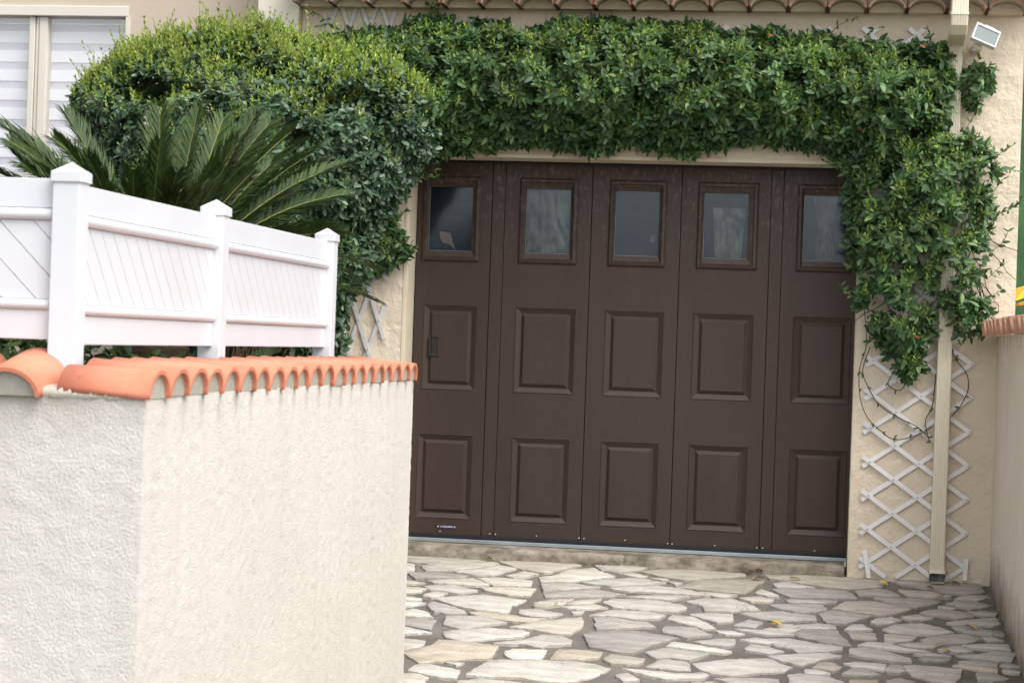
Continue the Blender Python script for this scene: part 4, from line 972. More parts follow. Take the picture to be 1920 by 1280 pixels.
def make_lattice(name, label, xn0, dx, ncol, znode, dz, x0, x1, z0, z1, wd, mt):
    """nodes at xn0 + j dx ; heights znode + (k*2 + j) dz"""
    root = empty(name, ((x0 + x1) / 2, 0, z0), label=label, cat='trellis')
    LA, LB, RV = [], [], []
    L = math.hypot(dx, dz)
    for k in range(-60, 120):
        zs = znode + 2 * k * dz
        c = clipseg((xn0, zs), (dx, -dz), x0, x1, z0, z1)
        if c: LA.append(c)
        c = clipseg((xn0, zs), (dx, dz), x0, x1, z0, z1)
        if c: LB.append(c)
        for j in range(ncol):
            for zz in (zs - j * dz,):
                if z0 < zz < z1: RV.append((xn0 + j * dx, zz))
    lattice(root, LA, LB, wd, mt, rivets=RV)
    return root, LA, LB
zc = lambda zx, zy: P(1480 + zx / 2.134, 540 + zy / 2.134, 0)
nL, nR = zc(315, 660 + 32), zc(705, 705)
rdx = (zc(705, 705).x - zc(312, 692).x) / 4; rdz = (zc(312, 290).z - zc(312, 962).z) / 10
tr_r, LA, LB = make_lattice('trellis', 'white diamond trellis screwed to the wall right of the garage door, behind the downspout', zc(312, 962).x, rdx, 5, zc(312, 962).z, rdz,
             zc(312, 962).x - .036, zc(705, 705).x + .018, zc(312, 1150).z, P(1700, 330, 0).z, .0225, M['white_slat'])
for a, b_ in (((300, 1045), (318, 1157)), ((706, 1080), (700, 1166))):
    p, q = zc(*a), zc(*b_); slat_mesh((p.x, p.z), (q.x, q.z), .0225, -.020, .005).build('slat', M['white_slat'], tr_r)
z4 = lambda zx, zy: P(600 + zx / 5.33, 460 + zy / 5.33, 0)
ldx = z4(590, 757).x - z4(480, 1045).x; ldz = z4(385, 750).z - z4(480, 1045).z
make_lattice('trellis', 'greyish white trellis stretched tall and narrow, left of the garage door', z4(590, 757).x - 5 * ldx, ldx, 6, z4(590, 757).z - 5 * ldz, ldz,
             P(604, 200, 0).x, z4(650, 757).x, .45, P(650, 14, 0).z, .0195, M['white_slat_old'])
make_lattice('trellis', 'white trellis stretched wide above the garage door, nearly hidden by the climber', P(740, 160, 0).x, .118, 25, P(740, 160, 0).z, .10,
             P(735, 160, 0).x, P(1762, 160, 0).x, P(1200, 262, 0).z, P(1200, 48, 0).z, .0225, M['white_slat'])

# ------------------------------------------------------------------ downspout
dsx0, dsx1 = P(1745.5, 1000, -.06).x, P(1773, 1000, -.06).x
dsx = (dsx0 + dsx1) / 2; DW = (dsx1 - dsx0); DD = .052
ds = empty('downspout', (dsx, -.06, 0), label='beige ribbed rectangular downspout running down over the trellis to the paving', cat='downspout')
def pipe_section(w_, d_):
    pr = []; nr = 5; rr = .008
    # front face (towards -y) with grooves, going left to right
    fw = w_ - 2 * rr
    x = -w_ / 2 + rr
    pr.append((-w_ / 2, -d_ / 2 + rr)); pr.append((-w_ / 2 + rr * .3, -d_ / 2 + rr * .3))
    for i in range(nr):
        xa = -w_ / 2 + rr + fw * (i + .5) / nr
        pr += [(xa - .0045, -d_ / 2), (xa, -d_ / 2 + .0016), (xa + .0045, -d_ / 2)]
    pr += [(w_ / 2 - rr * .3, -d_ / 2 + rr * .3), (w_ / 2, -d_ / 2 + rr), (w_ / 2, d_ / 2 - rr), (w_ / 2 - rr, d_ / 2), (-w_ / 2 + rr, d_ / 2), (-w_ / 2, d_ / 2 - rr)]
    return pr
def sweep(path, name, mt, w_=DW, d_=DD, cap=True, ws=None):
    mb = MB(); rings = []
    for i, (y, z) in enumerate(path):
        p0 = path[max(0, i - 1)]; p1 = path[min(len(path) - 1, i + 1)]
        t = Vector((0, p1[0] - p0[0], p1[1] - p0[1])).normalized()
        nf = Vector((0, -1, 0)); nf = (nf - t * nf.dot(t)).normalized()
        s = ws[i] if ws else 1
        rings.append([mb.bm.verts.new(Vector((dsx + q[0] * s, y, z)) - nf * q[1] * s) for q in pipe_section(w_, d_)])
    n_ = len(rings[0])
    for a, b_ in zip(rings, rings[1:]):
        for k in range(n_): mb.bm.faces.new((a[k], a[(k + 1) % n_], b_[(k + 1) % n_], b_[k]))
    if cap: mb.bm.faces.new(rings[0]); mb.bm.faces.new(rings[-1])
    return mb.build(name, mt, ds)
zg = gz(-.06)
zk = P(1790, 92, -.1).z
sweep([(-.052, zg + .085), (-.052, zk + .0)], 'pipe', M['beige_pipe'])
sweep([(-.052, zk - .03), (-.052, zk - .022)], 'collar', M['beige_pipe'], DW + .006, DD + .006)
sweep([(-.052, zk - .012), (-.052, zk - .004)], 'collar', M['beige_pipe'], DW + .009, DD + .009)
zt1 = P(1797, 50, -.28).z
sweep([(-.052, zk + .001), (-.06, zk + .03), (-.09, zk + .055), (-.26, zt1 - .01), (-.292, zt1 + .018), (-.30, zt1 + .05), (-.30, zt1 + .9), (-.27, zt1 + 1.0), (.1, zt1 + 1.2)], 'swan_neck', M['beige_pipe'], DW + .010, DD + .010)
sweep([(-.30, zt1 + .052), (-.30, zt1 + .064)], 'collar', M['beige_pipe'], DW + .017, DD + .017)
# shoe kicking forward; a dark plate paints the shade inside its mouth
sh = sweep([(-.052, zg + .088), (-.056, zg + .066), (-.075, zg + .046), (-.098, zg + .036)], 'shoe', M['beige_pipe'], DW + .006, DD + .004, cap=False)
mb = MB(); mb.box(dsx - DW / 2 + .002, dsx + DW / 2 - .002, -.078, -.074, zg + .018, zg + .07); mb.build('shoe_mouth_shade', M['mouth_shade'], ds)

# ------------------------------------------------------------------ floodlight
fl = empty('floodlight', P(1843, 70, -.16), label='white halogen floodlight tilted on its bracket beside the downspout, below the eave', cat='floodlight')
FM = Matrix.Translation(P(1846, 69, -.17)) @ Matrix.Rotation(R(19), 4, 'Y') @ Matrix.Rotation(R(-14), 4, 'X') @ Matrix.Rotation(R(10), 4, 'Z')
def fbox(*a, bev=0, name='', mt=None, sm=False):
    mb = MB(); mb.box(*a, bev=bev, M=FM); return mb.build(name, M[mt], fl, smooth=sm)
hw_, hh_ = .066, .045
mb = MB()
for a in ((-hw_, hw_, -.03, .012, hh_ - .012, hh_), (-hw_, hw_, -.03, .012, -hh_, -hh_ + .008), (-hw_, -hw_ + .008, -.03, .012, -hh_ + .008, hh_ - .012), (hw_ - .008, hw_, -.03, .012, -hh_ + .008, hh_ - .012)):
    mb.box(*a, bev=.002, M=FM)
mb.box(-.045, .045, .012, .045, -.03, .034, bev=.008, M=FM)
mb.box(-.02, .03, -.024, .0, hh_ + .0005, hh_ + .006, bev=.001, M=FM)
mb.build('housing', M['white_enamel'], fl)
fbox(-hw_ + .008, hw_ - .008, .006, .010, -hh_ + .008, hh_ - .012, name='reflector', mt='rivet')
FG = mat('lamp_glass', (.16, .20, .19), .12, .6, coat=.6); M['lamp_glass'] = FG
fbox(-hw_ + .0085, hw_ - .0085, -.024, -.021, -hh_ + .0085, hh_ - .0125, name='glass', mt='lamp_glass')
fbox(-hw_ + .015, hw_ - .02, -.019, -.014, -.030, -.026, name='lamp_tube', mt='white_enamel')
mb = MB(); c = P(1830, 92, -.06)
mb.box(c.x - .022, c.x + .022, -.15, -.002, c.z - .018, c.z + .016, .005); mb.build('bracket', M['beige_pipe'], fl)
MB().box(c.x - .024, c.x - .004, -.155, -.148, c.z - .024, c.z - .008, .001).build('sensor', M['rivet'], fl)

# ------------------------------------------------------------------ beyond the house corner
gs = MB().box(HR + .10, HR + 3.5, 3.0, 3.05, -.2, 3.6).build('garden_screen', M['green_panel'], label='dark green sheet standing beyond the right corner of the house', cat='screen')
cn = empty('canopy', (P(1925, 560, 1.6).x, 1.6, 1.4), label='yellow sloping canopy edge with orange underside glimpsed past the house corner', cat='canopy')
a, b_, c_ = P(1903, 563, 1.6), P(1925, 534, 1.6), P(1985, 520, 1.6)
mb = MB(); mb.poly_prism([(a.x, a.z), (b_.x, b_.z), (c_.x, c_.z), (c_.x, c_.z - .085), (b_.x, b_.z - .07), (a.x, a.z - .004)], 1.55, 2.3, 'y'); mb.build('cover', M['yellow'], cn)
mb = MB(); mb.poly_prism([(a.x + .02, a.z - .012), (c_.x, c_.z - .10), (c_.x, c_.z - .13), (a.x + .02, a.z - .03)], 1.56, 2.28, 'y'); mb.build('underside', M['orange'], cn)
MB().tube([(a.x + .25, 1.9, -.1), (a.x + .25, 1.9, a.z)], .02, 8).build('post', M['orange'], cn)

# ------------------------------------------------------------------ leaf machinery
def leaf_template(w_, droop=.12, fold=.18, pointed=1.0):
    """unit-length leaf along +Y, normal +Z: 8 quads/tris as quads"""
    st = [0, .20, .48, .80, 1.0]; wid = [.10, .80, 1.0, .68, .04]
    V = []
    for s, k in zip(st, wid):
        z = -droop * s * s
        V += [(-w_ / 2 * k, s, z + fold * w_ / 2 * k), (0, s, z), (w_ / 2 * k, s, z + fold * w_ / 2 * k)]
    F = []
    for i in range(4):
        F += [(3 * i, 3 * i + 1, 3 * i + 4, 3 * i + 3), (3 * i + 1, 3 * i + 2, 3 * i + 5, 3 * i + 4)]
    return np.array(V, np.float32), np.array(F, np.int32)
def small_template(w_, droop=.1, fold=.2):
    V = np.array([(0, 0, 0), (-w_ / 2, .45, fold * w_ / 2), (0, .5, -droop * .3), (w_ / 2, .45, fold * w_ / 2), (0, 1, -droop)], np.float32)
    F = np.array([(0, 2, 1, 1), (0, 3, 2, 2), (1, 2, 4, 4), (2, 3, 4, 4)], np.int32)
    F = np.array([(0, 3, 2, 1), (1, 2, 3, 4)], np.int32)
    return V, F
def norm(a): return a / np.maximum(np.linalg.norm(a, axis=-1, keepdims=True), 1e-9)
def build_leaves(name, pos, dirs, nrm, size, tmpl, mt, parent, **k):
    Vt, Ft = tmpl; n = len(pos)
    y = norm(dirs); z = nrm - (nrm * y).sum(-1, keepdims=True) * y; z = norm(z); x = np.cross(y, z)
    Rm = np.stack([x, y, z], -1) * size[:, None, None]          # columns
    V = np.einsum('nij,vj->nvi', Rm, Vt) + pos[:, None, :]
    F = Ft[None] + (np.arange(n) * len(Vt))[:, None, None]
    me = mesh_np(name, V.reshape(-1, 3), F.reshape(-1, Ft.shape[1]), mt, True)
    return tag(link(name, me, parent), **k)
def in_poly(P2, poly):
    x, y = P2[:, 0], P2[:, 1]; c = np.zeros(len(P2), bool); n = len(poly)
    for i in range(n):
        x1, y1 = poly[i]; x2, y2 = poly[(i + 1) % n]
        cond = ((y1 > y) != (y2 > y)); xi = (x2 - x1) * (y - y1) / ((y2 - y1) if y2 != y1 else 1e-9) + x1
        c ^= cond & (x < xi)
    return c
def edge_dist(P2, poly):
    d = np.full(len(P2), 1e9); n = len(poly)
    for i in range(n):
        a = np.array(poly[i]); b_ = np.array(poly[(i + 1) % n]); ab = b_ - a
        t = np.clip(((P2 - a) @ ab) / (ab @ ab), 0, 1); d = np.minimum(d, np.linalg.norm(P2 - (a + t[:, None] * ab), axis=1))
    return d
def sample(poly, n):
    p = np.array(poly); lo, hi = p.min(0), p.max(0); out = np.zeros((0, 2))
    while len(out) < n:
        q = lo + rng.random((n * 2, 2)) * (hi - lo); out = np.vstack([out, q[in_poly(q, poly)]])
    return out[:n]
def fbm(P3, sc, seed=0): return np.array([noise.fractal(Vector((a * sc + seed, b_ * sc, c * sc)), .8, 2, 3) for a, b_, c in P3])
def thick(P2, poly, tmax, k): return np.minimum(tmax, k * np.sqrt(np.maximum(edge_dist(P2, poly), 0) + 1e-4))
HOLES = [(P(a, b_, -.15).x, P(a, b_, -.15).z, c / 365, d / 365) for a, b_, c, d in ((1660, 370, 20, 24), (1732, 483, 34, 20), (1821, 482, 26, 20), (1787, 435, 18, 26), (1775, 520, 22, 38), (1679, 505, 22, 24), (1652, 560, 26, 18), (1727, 556, 24, 26), (1793, 215, 18, 55), (1618, 610, 26, 26), (1810, 400, 12, 20), (1640, 440, 14, 12), (1705, 600, 12, 30), (1830, 540, 18, 14), (1610, 520, 14, 18), (915, 170, 12, 8), (905, 240, 14, 8), (1130, 170, 10, 10), (1400, 215, 12, 8), (1560, 130, 12, 8), (965, 56, 30, 14), (1615, 72, 16, 14), (1662, 72, 10, 12), (1740, 80, 16, 16))]
def foliage(name, parent, poly, yback, tmax, k, nclus, lsize, lpc, tmpl, mt, clump=.5, cs=5, up=.5, spread=1.05, shell=.45, cluster_r=.02, seed=0, hang=.0, gaps=0., jit=.35, holes=False):
    C2 = sample(poly, nclus); H = fbm(np.c_[C2[:, 0], np.zeros(len(C2)), C2[:, 1]], cs, seed)
    if gaps:
        keep = (H > -gaps) | (rng.random(len(H)) < .25); C2, H = C2[keep], H[keep]
    if name == 'foliage' and holes:
        kp = np.ones(len(C2), bool)
        for hx, hz, ra, rb in HOLES: kp &= ((C2[:, 0] - hx) / ra) ** 2 + ((C2[:, 1] - hz) / rb) ** 2 > rng.uniform(.5, 1.1, len(C2))
        C2, H = C2[kp], H[kp]
    T = thick(C2, poly, tmax, k) * (1 + clump * np.clip(H, -1, 1))
    e = .02
    def Hf(q): return thick(q, poly, tmax, k)
    gx = (Hf(C2 + [e, 0]) - Hf(C2 - [e, 0])) / (2 * e); gzz = (Hf(C2 + [0, e]) - Hf(C2 - [0, e])) / (2 * e)
    out = norm(np.c_[-np.clip(gx, -2, 2), -np.ones(len(C2)), -np.clip(gzz, -2, 2)])
    dep = T * (1 - shell * rng.random(len(C2)) ** 1.3 )
    C3 = np.c_[C2[:, 0], yback - dep, C2[:, 1]]
    ax = norm(out + np.array([0, 0, up]) + rng.normal(0, jit, (len(C2), 3)))
    n = len(C2) * lpc
    A = np.repeat(ax, lpc, 0); Pc = np.repeat(C3, lpc, 0)
    t1 = norm(np.cross(A, norm(rng.normal(size=(n, 3))))); ph = np.abs(rng.normal(spread, .28, n))[:, None]
    d = A * np.cos(ph) + t1 * np.sin(ph); d[:, 2] -= hang; nr = A * np.sin(ph) - t1 * np.cos(ph) + rng.normal(0, .3, (n, 3))
    pos = Pc + A * (rng.random((n, 1)) - .5) * cluster_r * 2 + rng.normal(0, cluster_r * .4, (n, 3))
    size = lsize * np.clip(rng.normal(1, .22, n), .5, 1.5)
    o = build_leaves(name, pos, d, nr, size, tmpl, mt, parent, kind='stuff')
    return o, C3, ax, out
def shoots(name, parent, C3, lsize, mt, length, tmpl, levels=4, per=2, up=1.2, twig=True, ax=None):
    n = len(C3); a = norm((ax if ax is not None else rng.normal(0, .3, (n, 3))) * .5 + np.array([0, -.15, up]) + rng.normal(0, .28, (n, 3)))
    L = length * rng.uniform(.5, 1.3, n); P_, D_, N_, S_ = [], [], [], []
    for lv in range(levels):
        f = (lv + .6) / levels
        for q in range(per):
            t = norm(np.cross(a, norm(rng.normal(size=(n, 3))))); ph = (1.0 - .7 * f) * rng.uniform(.8, 1.2, n)[:, None]
            P_.append(C3 + a * (L * f)[:, None]); D_.append(a * np.cos(ph) + t * np.sin(ph)); N_.append(a * np.sin(ph) - t * np.cos(ph)); S_.append(lsize * (1.15 - .45 * f) * rng.uniform(.8, 1.2, n))
    build_leaves(name, np.vstack(P_), np.vstack(D_), np.vstack(N_), np.concatenate(S_), tmpl, mt, parent, kind='stuff')
    if twig:
        V, F = [], []
        b1 = norm(np.cross(a, [0.3, 1, .1])); b2 = np.cross(a, b1); r = .0011
        ring = [b1 * r, (-b1 * .5 + b2 * .87) * r, (-b1 * .5 - b2 * .87) * r]
        lo = [C3 - a * .02 + q for q in ring]; hi = [C3 + a * L[:, None] + q * .5 for q in ring]
        V = np.stack(lo + hi, 1).reshape(-1, 3); base = (np.arange(n) * 6)[:, None, None]
        F = np.array([(0, 1, 4, 3), (1, 2, 5, 4), (2, 0, 3, 5)])[None] + base
        link('stems', mesh_np('stems', V, F.reshape(-1, 4), M['twig_green'], True), parent)['kind'] = 'stuff'
def stems(name, parent, starts, steps, dstep, r, dir0, jit, mt, pull=(0, 0, 0)):
    mb = MB()
    for s in starts:
        p = Vector(s); d = Vector(dir0) + Vector(rng.normal(0, .35, 3)); pts = [p.copy()]
        for i in range(steps):
            d = (d + Vector(rng.normal(0, jit, 3)) + Vector(pull)).normalized(); p = p + d * dstep; p.y = min(p.y, -.012); pts.append(p.copy())
        mb.tube(pts, [r * (1 - .6 * i / steps) for i in range(steps + 1)], 5)
    return mb.build(name, mt, parent, smooth=True)

YV = -.02
def PV(pts, y=-.12): return [(P(a, b_, y).x, P(a, b_, y).z) for a, b_ in pts]
LT = leaf_template(.40, .16, .22); LTb = leaf_template(.50, .10, .2); LTs = leaf_template(.34, .05, .3)
vine = empty('climbing_plant', (.55, -.05, gz(0)), label='dark glossy evergreen climber trained over the garage door and down its right side', cat='climber')
band = PV([(600, 70), (625, 66), (700, 52), (740, 58), (775, 36), (820, 30), (860, 52), (905, 38), (950, 46), (985, 60), (1020, 52), (1060, 32), (1090, 44), (1130, 30), (1180, 50), (1215, 42), (1260, 48), (1320, 46), (1345, 62), (1400, 60), (1450, 50), (1480, 74), (1530, 62), (1570, 72), (1620, 84), (1650, 76), (1700, 88),
           (1755, 78), (1785, 105), (1788, 170), (1786, 230), (1765, 300), (1600, 345), (1592, 318), (1570, 296), (1540, 278), (1480, 268), (1400, 262), (1340, 272), (1300, 286), (1250, 282), (1180, 266), (1120, 286), (1050, 272), (980, 266), (920, 272), (860, 286), (822, 286), (795, 300), (772, 325),
           (760, 355), (728, 385), (735, 420), (765, 470), (745, 492), (712, 500), (690, 520), (650, 505), (630, 300)])
colm = PV([(1600, 300), (1700, 240), (1795, 235), (1835, 265), (1855, 290), (1872, 325), (1850, 365), (1864, 415), (1846, 455), (1858, 490), (1838, 530), (1834, 565), (1818, 590), (1790, 585), (1765, 570), (1757, 560), (1750, 610), (1752, 640), (1725, 660), (1735, 690), (1700, 712), (1688, 680),
           (1655, 655), (1625, 615), (1600, 575), (1615, 540), (1592, 500), (1598, 440), (1590, 400)])
puff = PV([(1806, 150), (1830, 118), (1858, 125), (1866, 150), (1845, 172), (1838, 205), (1812, 200)])
drip = PV([(1690, 660), (1730, 675), (1728, 700), (1708, 716), (1688, 700)])
lowr = PV([(1790, 560), (1850, 560), (1862, 590), (1838, 625), (1800, 640), (1785, 610)])
sz = .044
o1, C1, a1, n1 = foliage('foliage', vine, band, YV, .26, .55, 11800, sz, 5, LT, M['vine_leaf'], seed=1, shell=.6, up=.35, hang=.06, cs=8.5, clump=.72, gaps=.45, holes=True)
o2, C2_, a2, n2 = foliage('foliage', vine, colm, YV - .05, .20, .42, 2700, sz, 5, LT, M['vine_leaf'], seed=5, shell=.75, up=.2, hang=.12, cs=9, clump=.7, gaps=.16, holes=True)
o3, C3_, a3, n3 = foliage('foliage', vine, puff, YV, .12, .5, 70, sz, 5, LT, M['vine_leaf'], seed=9, shell=.7, up=.1, hang=.2)
foliage('foliage', vine, drip, YV - .03, .06, .5, 16, sz, 5, LT, M['vine_leaf'], seed=9, hang=.2)
foliage('foliage', vine, lowr, YV - .05, .12, .5, 60, sz, 5, LT, M['vine_leaf'], seed=9, hang=.2)
allC = np.vstack([C1, C2_]); allA = np.vstack([a1, a2]); 
fr = np.argsort(allC[:, 1])                                   # front-most first
sel = rng.choice(fr[:int(len(fr) * .6)], 4200, replace=False)
hi = C1[:, 2] > np.quantile(C1[:, 2], .45)
shoots('new_shoots', vine, allC[sel] + [0, -.015, 0], .027, M['vine_shoot'], .055, LTs, 3, 2, ax=allA[sel])
# the 300 biggest leaves in front, each pickable
bigm = []
for v_ in range(3):
    t_ = leaf_template(.44 + .05 * v_, .10 + .1 * v_, .2 + .08 * v_)
    bigm.append(mesh_np('leaf', t_[0] * .053, t_[1], M['vine_leaf'], True))
pick = rng.choice(fr[:2200], 290, replace=False)
for i in pick:
    o = link('leaf', bigm[i % 3], vine); c = Vector(allC[i]) + Vector((0, -.025, 0)); o.location = c
    ang = random.uniform(0, 6.28); A_ = Vector(allA[i]); t_ = A_.orthogonal().normalized(); t_ = Matrix.Rotation(ang, 3, A_) @ t_
    d = (A_ * .5 + t_ * .9 + Vector((0, 0, -.15))).normalized(); nn = (A_ - d * A_.dot(d)).normalized(); xx = d.cross(nn)
    o.rotation_euler = Matrix((xx, d, nn)).transposed().to_euler(); s_ = random.uniform(.8, 1.15); o.scale = (s_,) * 3
# red and orange old leaves in it
for px_, py_ in ((1450, 68), (1353, 110), (1062, 35), (1610, 240), (1726, 62), (1735, 90), (1678, 382), (1844, 133), (1725, 634), (1313, 42), (845, 215), (1630, 100)):
    o = link('leaf', bigm[0].copy(), vine); o.data.materials.clear(); o.data.materials.append(M['red_leaf']); o['label'] = 'reddened old leaf'
    o.location = P(px_, py_, -.29 if px_ < 1790 and py_ > 50 else -.12); o.rotation_euler = (random.uniform(-.4, .8), random.uniform(-1.2, 1.2), random.uniform(0, 6)); o.scale = (.62,) * 3
# woody stems: in the band, and hanging ones over the lower lattice
st_pts = [(random.uniform(-2.3, .5), -.04, random.uniform(2.35, 2.65)) for _ in range(26)]
stems('stem', vine, st_pts, 9, .04, .0032, (1, 0, 0), .3, M['twig'])
st_pts = [(random.uniform(.38, .85), -.04, random.uniform(1.6, 2.2)) for _ in range(34)]
stems('stem', vine, st_pts, 9, .045, .0034, (0, 0, -1.5), .22, M['twig'])
def curve(pts, r, mt=M['twig'], y=-.05, name='tendril', parent=vine, sub=8):
    W = [P(a, b_, y - (c[0] if c else 0)) for a, b_, *c in pts]; out = []
    n_ = len(W)
    for i in range(n_ - 1):
        p0, p1, p2, p3 = W[max(i - 1, 0)], W[i], W[i + 1], W[min(i + 2, n_ - 1)]
        for s in range(sub):
            t = s / sub; out.append(.5 * ((2 * p1) + (-p0 + p2) * t + (2 * p0 - 5 * p1 + 4 * p2 - p3) * t * t + (-p0 + 3 * p1 - 3 * p2 + p3) * t ** 3))
    out.append(W[-1]); mb = MB(); mb.tube(out, r, 5); mb.build(name, mt, parent, smooth=True); return out
tend = [
    [(1618, 560), (1625, 640), (1612, 690), (1612, 740), (1625, 780), (1652, 808), (1680, 824), (1720, 815), (1748, 800)],
    [(1632, 650), (1618, 690), (1625, 720), (1650, 760), (1690, 785), (1720, 800), (1742, 822)],
    [(1690, 610), (1700, 650), (1680, 690), (1665, 720), (1690, 730), (1710, 690)],
    [(1755, 700), (1748, 760), (1735, 790), (1744, 830)],
    [(1800, 600), (1785, 640), (1790, 670), (1812, 700), (1815, 730), (1800, 762), (1785, 780)],
    [(1640, 600), (1650, 640), (1672, 668), (1700, 680)],
    [(1700, 560), (1706, 620), (1700, 670), (1688, 700)], [(1660, 560), (1675, 600), (1690, 660), (1695, 720)],
    [(1775, 560), (1800, 590), (1840, 600)], [(1830, 520), (1840, 570), (1815, 625)],
]
tw = []
for t in tend: tw.append(curve(t, .0024, y=-.035))
edge = [   # young stray twigs against the wall and sky-side, ending in small leaves
    [(1850, 300), (1880, 285), (1905, 268)], [(1840, 330), (1880, 318), (1912, 322)], [(1850, 430), (1880, 395), (1915, 380)], [(1860, 400), (1890, 395), (1918, 372)],
    [(1800, 260), (1830, 210), (1845, 180)], [(1850, 380), (1870, 350), (1882, 335)], [(1860, 470), (1880, 455), (1892, 430)], [(1850, 350), (1865, 300), (1858, 270)],
    [(1855, 520), (1875, 500), (1884, 488)], [(1790, 170), (1815, 140), (1840, 105)], [(1800, 180), (1830, 150), (1860, 118)], [(1845, 565), (1868, 550), (1880, 542)],
    [(1590, 330), (1560, 310), (1540, 300)], [(1610, 560), (1590, 550), (1575, 535)], [(730, 470), (760, 470), (778, 466)], [(735, 420), (752, 400), (762, 392)],
    [(780, 330), (805, 328), (828, 300)], [(780, 336), (800, 332), (820, 331)], [(1550, 80), (1570, 50), (1610, 32)], [(1620, 80), (1630, 60), (1655, 50)], [(1740, 90), (1745, 70), (1738, 52)],
    [(1300, 285), (1290, 300), (1282, 292)], [(1120, 290), (1128, 285), (1140, 270)], [(820, 30), (810, 12), (796, 8)], [(800, 30), (815, 12), (835, 10)],
    [(640, 60), (615, 45), (598, 50)], [(640, 90), (600, 70), (575, 68)], [(625, 50), (600, 30), (585, 25)],
]
et_ = [curve(t, .0016, y=-.11, mt=(M['twig_green'] if i % 2 else M['twig'])) for i, t in enumerate(edge)]
Pp, Dd, Nn, Ss = [], [], [], []
for path, mn, sz_, st_ in [(p_, 5, .026, 6) for p_ in tw] + [(p_, 2, .034, 3) for p_ in et_]:
    for i in range(mn, len(path), st_):
        for q in range(random.randint(1, 3) if st_ > 4 else 2):
            t = (path[min(i + 1, len(path) - 1)] - path[i - 1]).normalized(); v_ = (t * random.uniform(.2, 1) + Vector(rng.normal(0, .6, 3))).normalized()
            Pp.append(path[i]); Dd.append(v_); Nn.append(Vector((0, -.7, .5)) + Vector(rng.normal(0, .4, 3))); Ss.append(sz_ * random.uniform(.6, 1.3))
build_leaves('foliage', np.array([tuple(v) for v in Pp]), np.array([tuple(v) for v in Dd]), np.array([tuple(v) for v in Nn]), np.array(Ss), LT, M['vine_leaf'], vine, kind='stuff')

# rounded bush
bush = empty('bush', (P(450, 400, -1.0).x, -1.0, 0), label='big clipped rounded bush with yellow-green new shoots, under the upstairs window', cat='bush')
bush['label'] = 'big rounded evergreen bush topped with yellow-green shoots, between the window and the garage door'
bp_ = PV([(92, 185), (100, 148), (140, 118), (172, 84), (226, 74), (268, 42), (315, 50), (362, 24), (410, 38), (462, 22), (515, 50), (570, 62), (625, 82), (690, 95), (730, 115), (762, 150), (782, 190), (790, 232), (775, 275), (748, 305), (728, 340), (705, 370), (682, 410), (665, 450),
          (660, 500), (620, 560), (600, 700), (200, 700), (160, 560), (110, 420), (112, 330), (134, 280), (105, 235)], -.75)
sb = .036
ob, Cb, ab, nb = foliage('foliage', bush, bp_, -.28, .72, .95, 11000, sb, 6, LTb, M['bush_leaf'], seed=3, shell=.34, up=.55, cs=5, clump=.38, jit=.3, spread=1.15)
top = np.argsort(-(Cb[:, 2] + nb[:, 2] * .6 + rng.normal(0, .55, len(Cb))))
sel = top[:1700]; shoots('new_shoots', bush, Cb[sel] + nb[sel] * .01, .028, M['bush_shoot'], .075, LTs, 4, 2, up=1.1, ax=nb[sel])
sel = rng.choice(top[:900], 170, replace=False); shoots('new_shoots', bush, Cb[sel] + nb[sel] * .02, .028, M['bush_shoot'], .15, LTs, 6, 2, up=1.3, ax=nb[sel])
sel = rng.choice(len(Cb), 900, replace=False); sel = sel[Cb[sel, 1] < np.quantile(Cb[:, 1], .8)]
shoots('new_shoots', bush, Cb[sel] + nb[sel] * .02, .024, M['vine_shoot'], .06, LTs, 3, 2, up=1.0, ax=nb[sel])
# dark twiggy heart
core = MB()
for _ in range(160):
    a_ = random.uniform(0, 6.28); e_ = random.uniform(.2, 1.5); Lr = random.uniform(.45, .8); c0 = Vector((bush.location.x + random.uniform(-.1, .1), -.75, .2))
    d_ = Vector((math.cos(a_) * math.cos(e_) * .9, -abs(math.sin(a_)) * math.cos(e_) * .45, math.sin(e_) * 1.5)); pts_ = [c0 + d_ * (t_ / 5 * Lr) + Vector(rng.normal(0, .03, 3)) for t_ in range(6)]
    core.tube(pts_, [.012 * (1 - .16 * t_) for t_ in range(6)], 5)
core.build('branches', M['twig'], bush, kind='stuff')

# low dark shrub seen through the gap under the fence
shrub = empty('low_shrub', (-3.4, -2.6, .6), label='dark low shrub seen through the gap beneath the white fence', cat='shrub')
lp = [(-5.6, .55), (-2.1, .55), (-2.05, 1.0), (-2.6, 1.12), (-3.2, 1.12), (-4.0, 1.14), (-5.6, 1.16)]
foliage('foliage', shrub, lp, -3.55, .5, .9, 2600, .06, 5, LT, M['palm_leaf'], seed=4, shell=.6)

